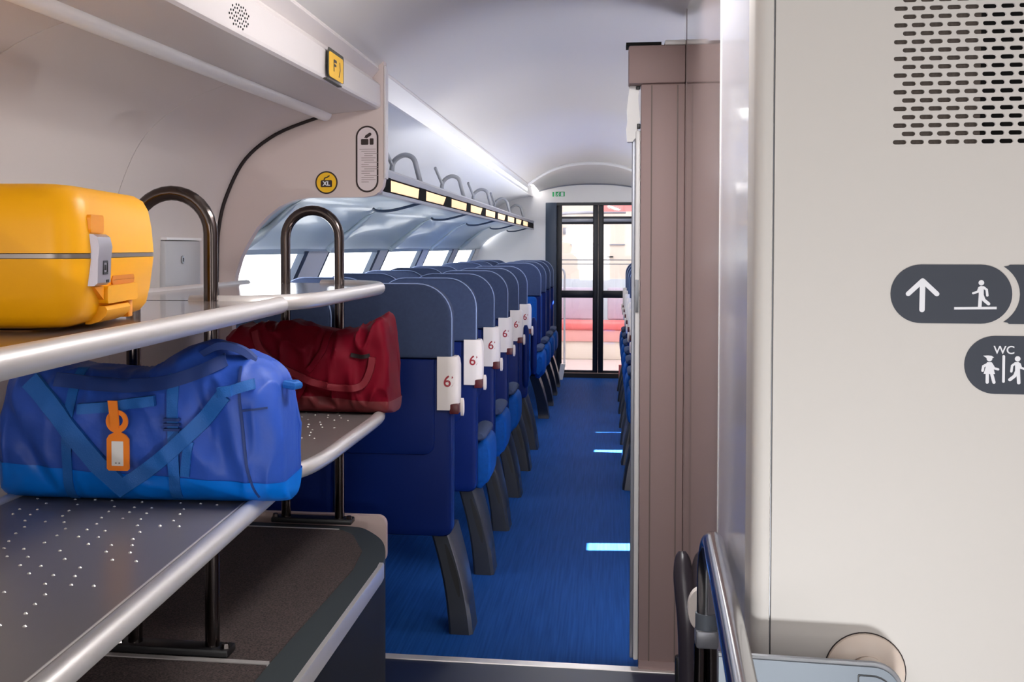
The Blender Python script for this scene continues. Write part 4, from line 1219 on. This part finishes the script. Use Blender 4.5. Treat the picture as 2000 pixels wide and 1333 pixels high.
ordn = ['first', 'second', 'third', 'fourth', 'fifth', 'sixth', 'seventh', 'eighth', 'ninth', 'tenth', 'eleventh', 'twelfth']
XL_, = (-0.54,)
GL = 'double seats left of the aisle'
GR = 'double seats right of the aisle'
seats_left = []
rows_back = [4.25 + 0.80 * k for k in range(6)]
rows_front = [9.95, 10.75, 11.5, 12.2]
for k, yv in enumerate(rows_back):
    s = seat0 if k == 0 else copy_tree(seat0, skip=())
    s.location = (XL_, yv, 0)
    s['label'] = 'navy double seat seen from behind, %s from the luggage rack, left of aisle' % ordn[k]
    s['group'] = GL
    seats_left.append(s)
arm_src = {}
def add_arm(s, kind):
    if kind not in arm_src:
        if kind == 'down':
            a = part('armrest', m_navy2, s, arm_down)
            b = part('arm_pad', m_head, a, arm_pad)
        else:
            a = part('armrest', m_navy, s, arm_up)
        arm_src[kind] = a
    else:
        copy_tree(arm_src[kind], s)
for k, s in enumerate(seats_left):
    if k == 0: continue
    add_arm(s, 'up' if k in (4, 5) else 'down')
for k, yv in enumerate(rows_front):
    s = copy_tree(seats_left[1], skip=('seat_number', 'grab_panel', 'latch', 'latch_cap'))
    s.scale = (1, -1, 1)
    s.location = (XL_, yv, 0)
    s['label'] = 'navy double seat facing the camera, %s before the end door, left of aisle' % ['fourth', 'third', 'second', 'last'][k]
    s['group'] = GL
for k in range(3, 10):
    yv = 4.25 + 0.80 * k
    s = copy_tree(seats_left[1], skip=('seat_number',))
    s.scale = (-1, 1, 1)
    s.location = (0.15, yv + 0.3, 0)
    s['label'] = 'double seat right of the aisle, %s one showing past the white screen edge' % ordn[k - 3]
    s['group'] = GR

# ================================================================== STICKERS AND SIGNS ON THE LEFT
y = YB - 0.0012
xl = thing('luggage_sticker', 'round yellow sticker lettered XL on the beige partition', 'sticker')
part('border', m_brown, xl, lambda bm: prism(bm, circle2(-0.965, 1.588, 0.0395, 40), 'Y', y, 0.0012))
part('disc', m_yelsign, xl, lambda bm: prism(bm, circle2(-0.965, 1.588, 0.0345, 40), 'Y', y - 0.0006, 0.0008))
part('case_icon', m_brown, xl, lambda bm: [prism(bm, rrect(-0.985, -0.945, 1.572, 1.596, 0.004), 'Y', y - 0.0012, 0.0008), stroke2(bm, [(-0.973, 1.598), (-0.970, 1.604), (-0.962, 1.606), (-0.955, 1.611)], 0.004, 'Y', y - 0.0012, 0.0008)])
text_mesh('letters', 'XL', 0.021, m_signw, xl, 'Y', (-0.965, y - 0.0014, 1.584), bold=0.0007)
ins = thing('instruction_sticker', 'tall pale pill sticker with luggage icon and fine print on partition', 'sticker')
part('border', m_brown, ins, lambda bm: prism(bm, rrect(-0.8615, -0.7825, 1.553, 1.7815, 0.0394, 12), 'Y', y, 0.0012))
part('panel', M('pale_mauve_film', (214, 200, 202), 0.5), ins, lambda bm: prism(bm, rrect(-0.8555, -0.7885, 1.559, 1.7755, 0.0334, 12), 'Y', y - 0.0006, 0.0008))
part('luggage_icon', m_brown, ins, lambda bm: [prism(bm, rrect(-0.843, -0.817, 1.716, 1.736, 0.003), 'Y', y - 0.0012, 0.0008), prism(bm, rrect(-0.813, -0.799, 1.716, 1.738, 0.003), 'Y', y - 0.0012, 0.0008), stroke2(bm, [(-0.824, 1.744), (-0.812, 1.752)], 0.011, 'Y', y - 0.0012, 0.0008), stroke2(bm, [(-0.83, 1.741), (-0.824, 1.744)], 0.003, 'Y', y - 0.0012, 0.0008)])
def fine(bm):
    z = 1.700
    for k in range(16):
        w = (0.058, 0.05, 0.046, 0.03, 0.05, 0.044, 0.05, 0.026)[k % 8]
        x0 = -0.849 if k in (0,) else -0.842 + (0.010 if k in (2, 3, 6, 9, 12) else 0)
        prism(bm, [(x0, z), (x0 + w, z), (x0 + w, z + 0.0022), (x0, z + 0.0022)], 'Y', y - 0.0010, 0.0005)
        z -= 0.0075
part('fine_print', m_greytext, ins, fine)
ys_ = thing('yellow_sticker', 'square yellow sticker wrapped round the lower edge of the white duct', 'sticker')
part('border', M('dark_green_print', (50, 48, 36), 0.5), ys_, lambda bm: [prism(bm, rrect(3.34, 3.545, 1.842, 1.922, 0.012), 'X', -0.7728, 0.0012), box(bm, -0.80, -0.776, 3.345, 3.54, 1.8335, 1.8365)])
part('panel', m_yelsign, ys_, lambda bm: prism(bm, rrect(3.352, 3.533, 1.842, 1.912, 0.010), 'X', -0.7716, 0.0008))
part('letter_mark', m_brown, ys_, lambda bm: [stroke2(bm, [(3.41, 1.865), (3.41, 1.892), (3.44, 1.892)], 0.008, 'X', -0.7708, 0.0006), stroke2(bm, [(3.41, 1.88), (3.435, 1.88)], 0.007, 'X', -0.7708, 0.0006), stroke2(bm, [(3.475, 1.855), (3.49, 1.875), (3.485, 1.895)], 0.005, 'X', -0.7708, 0.0006)])
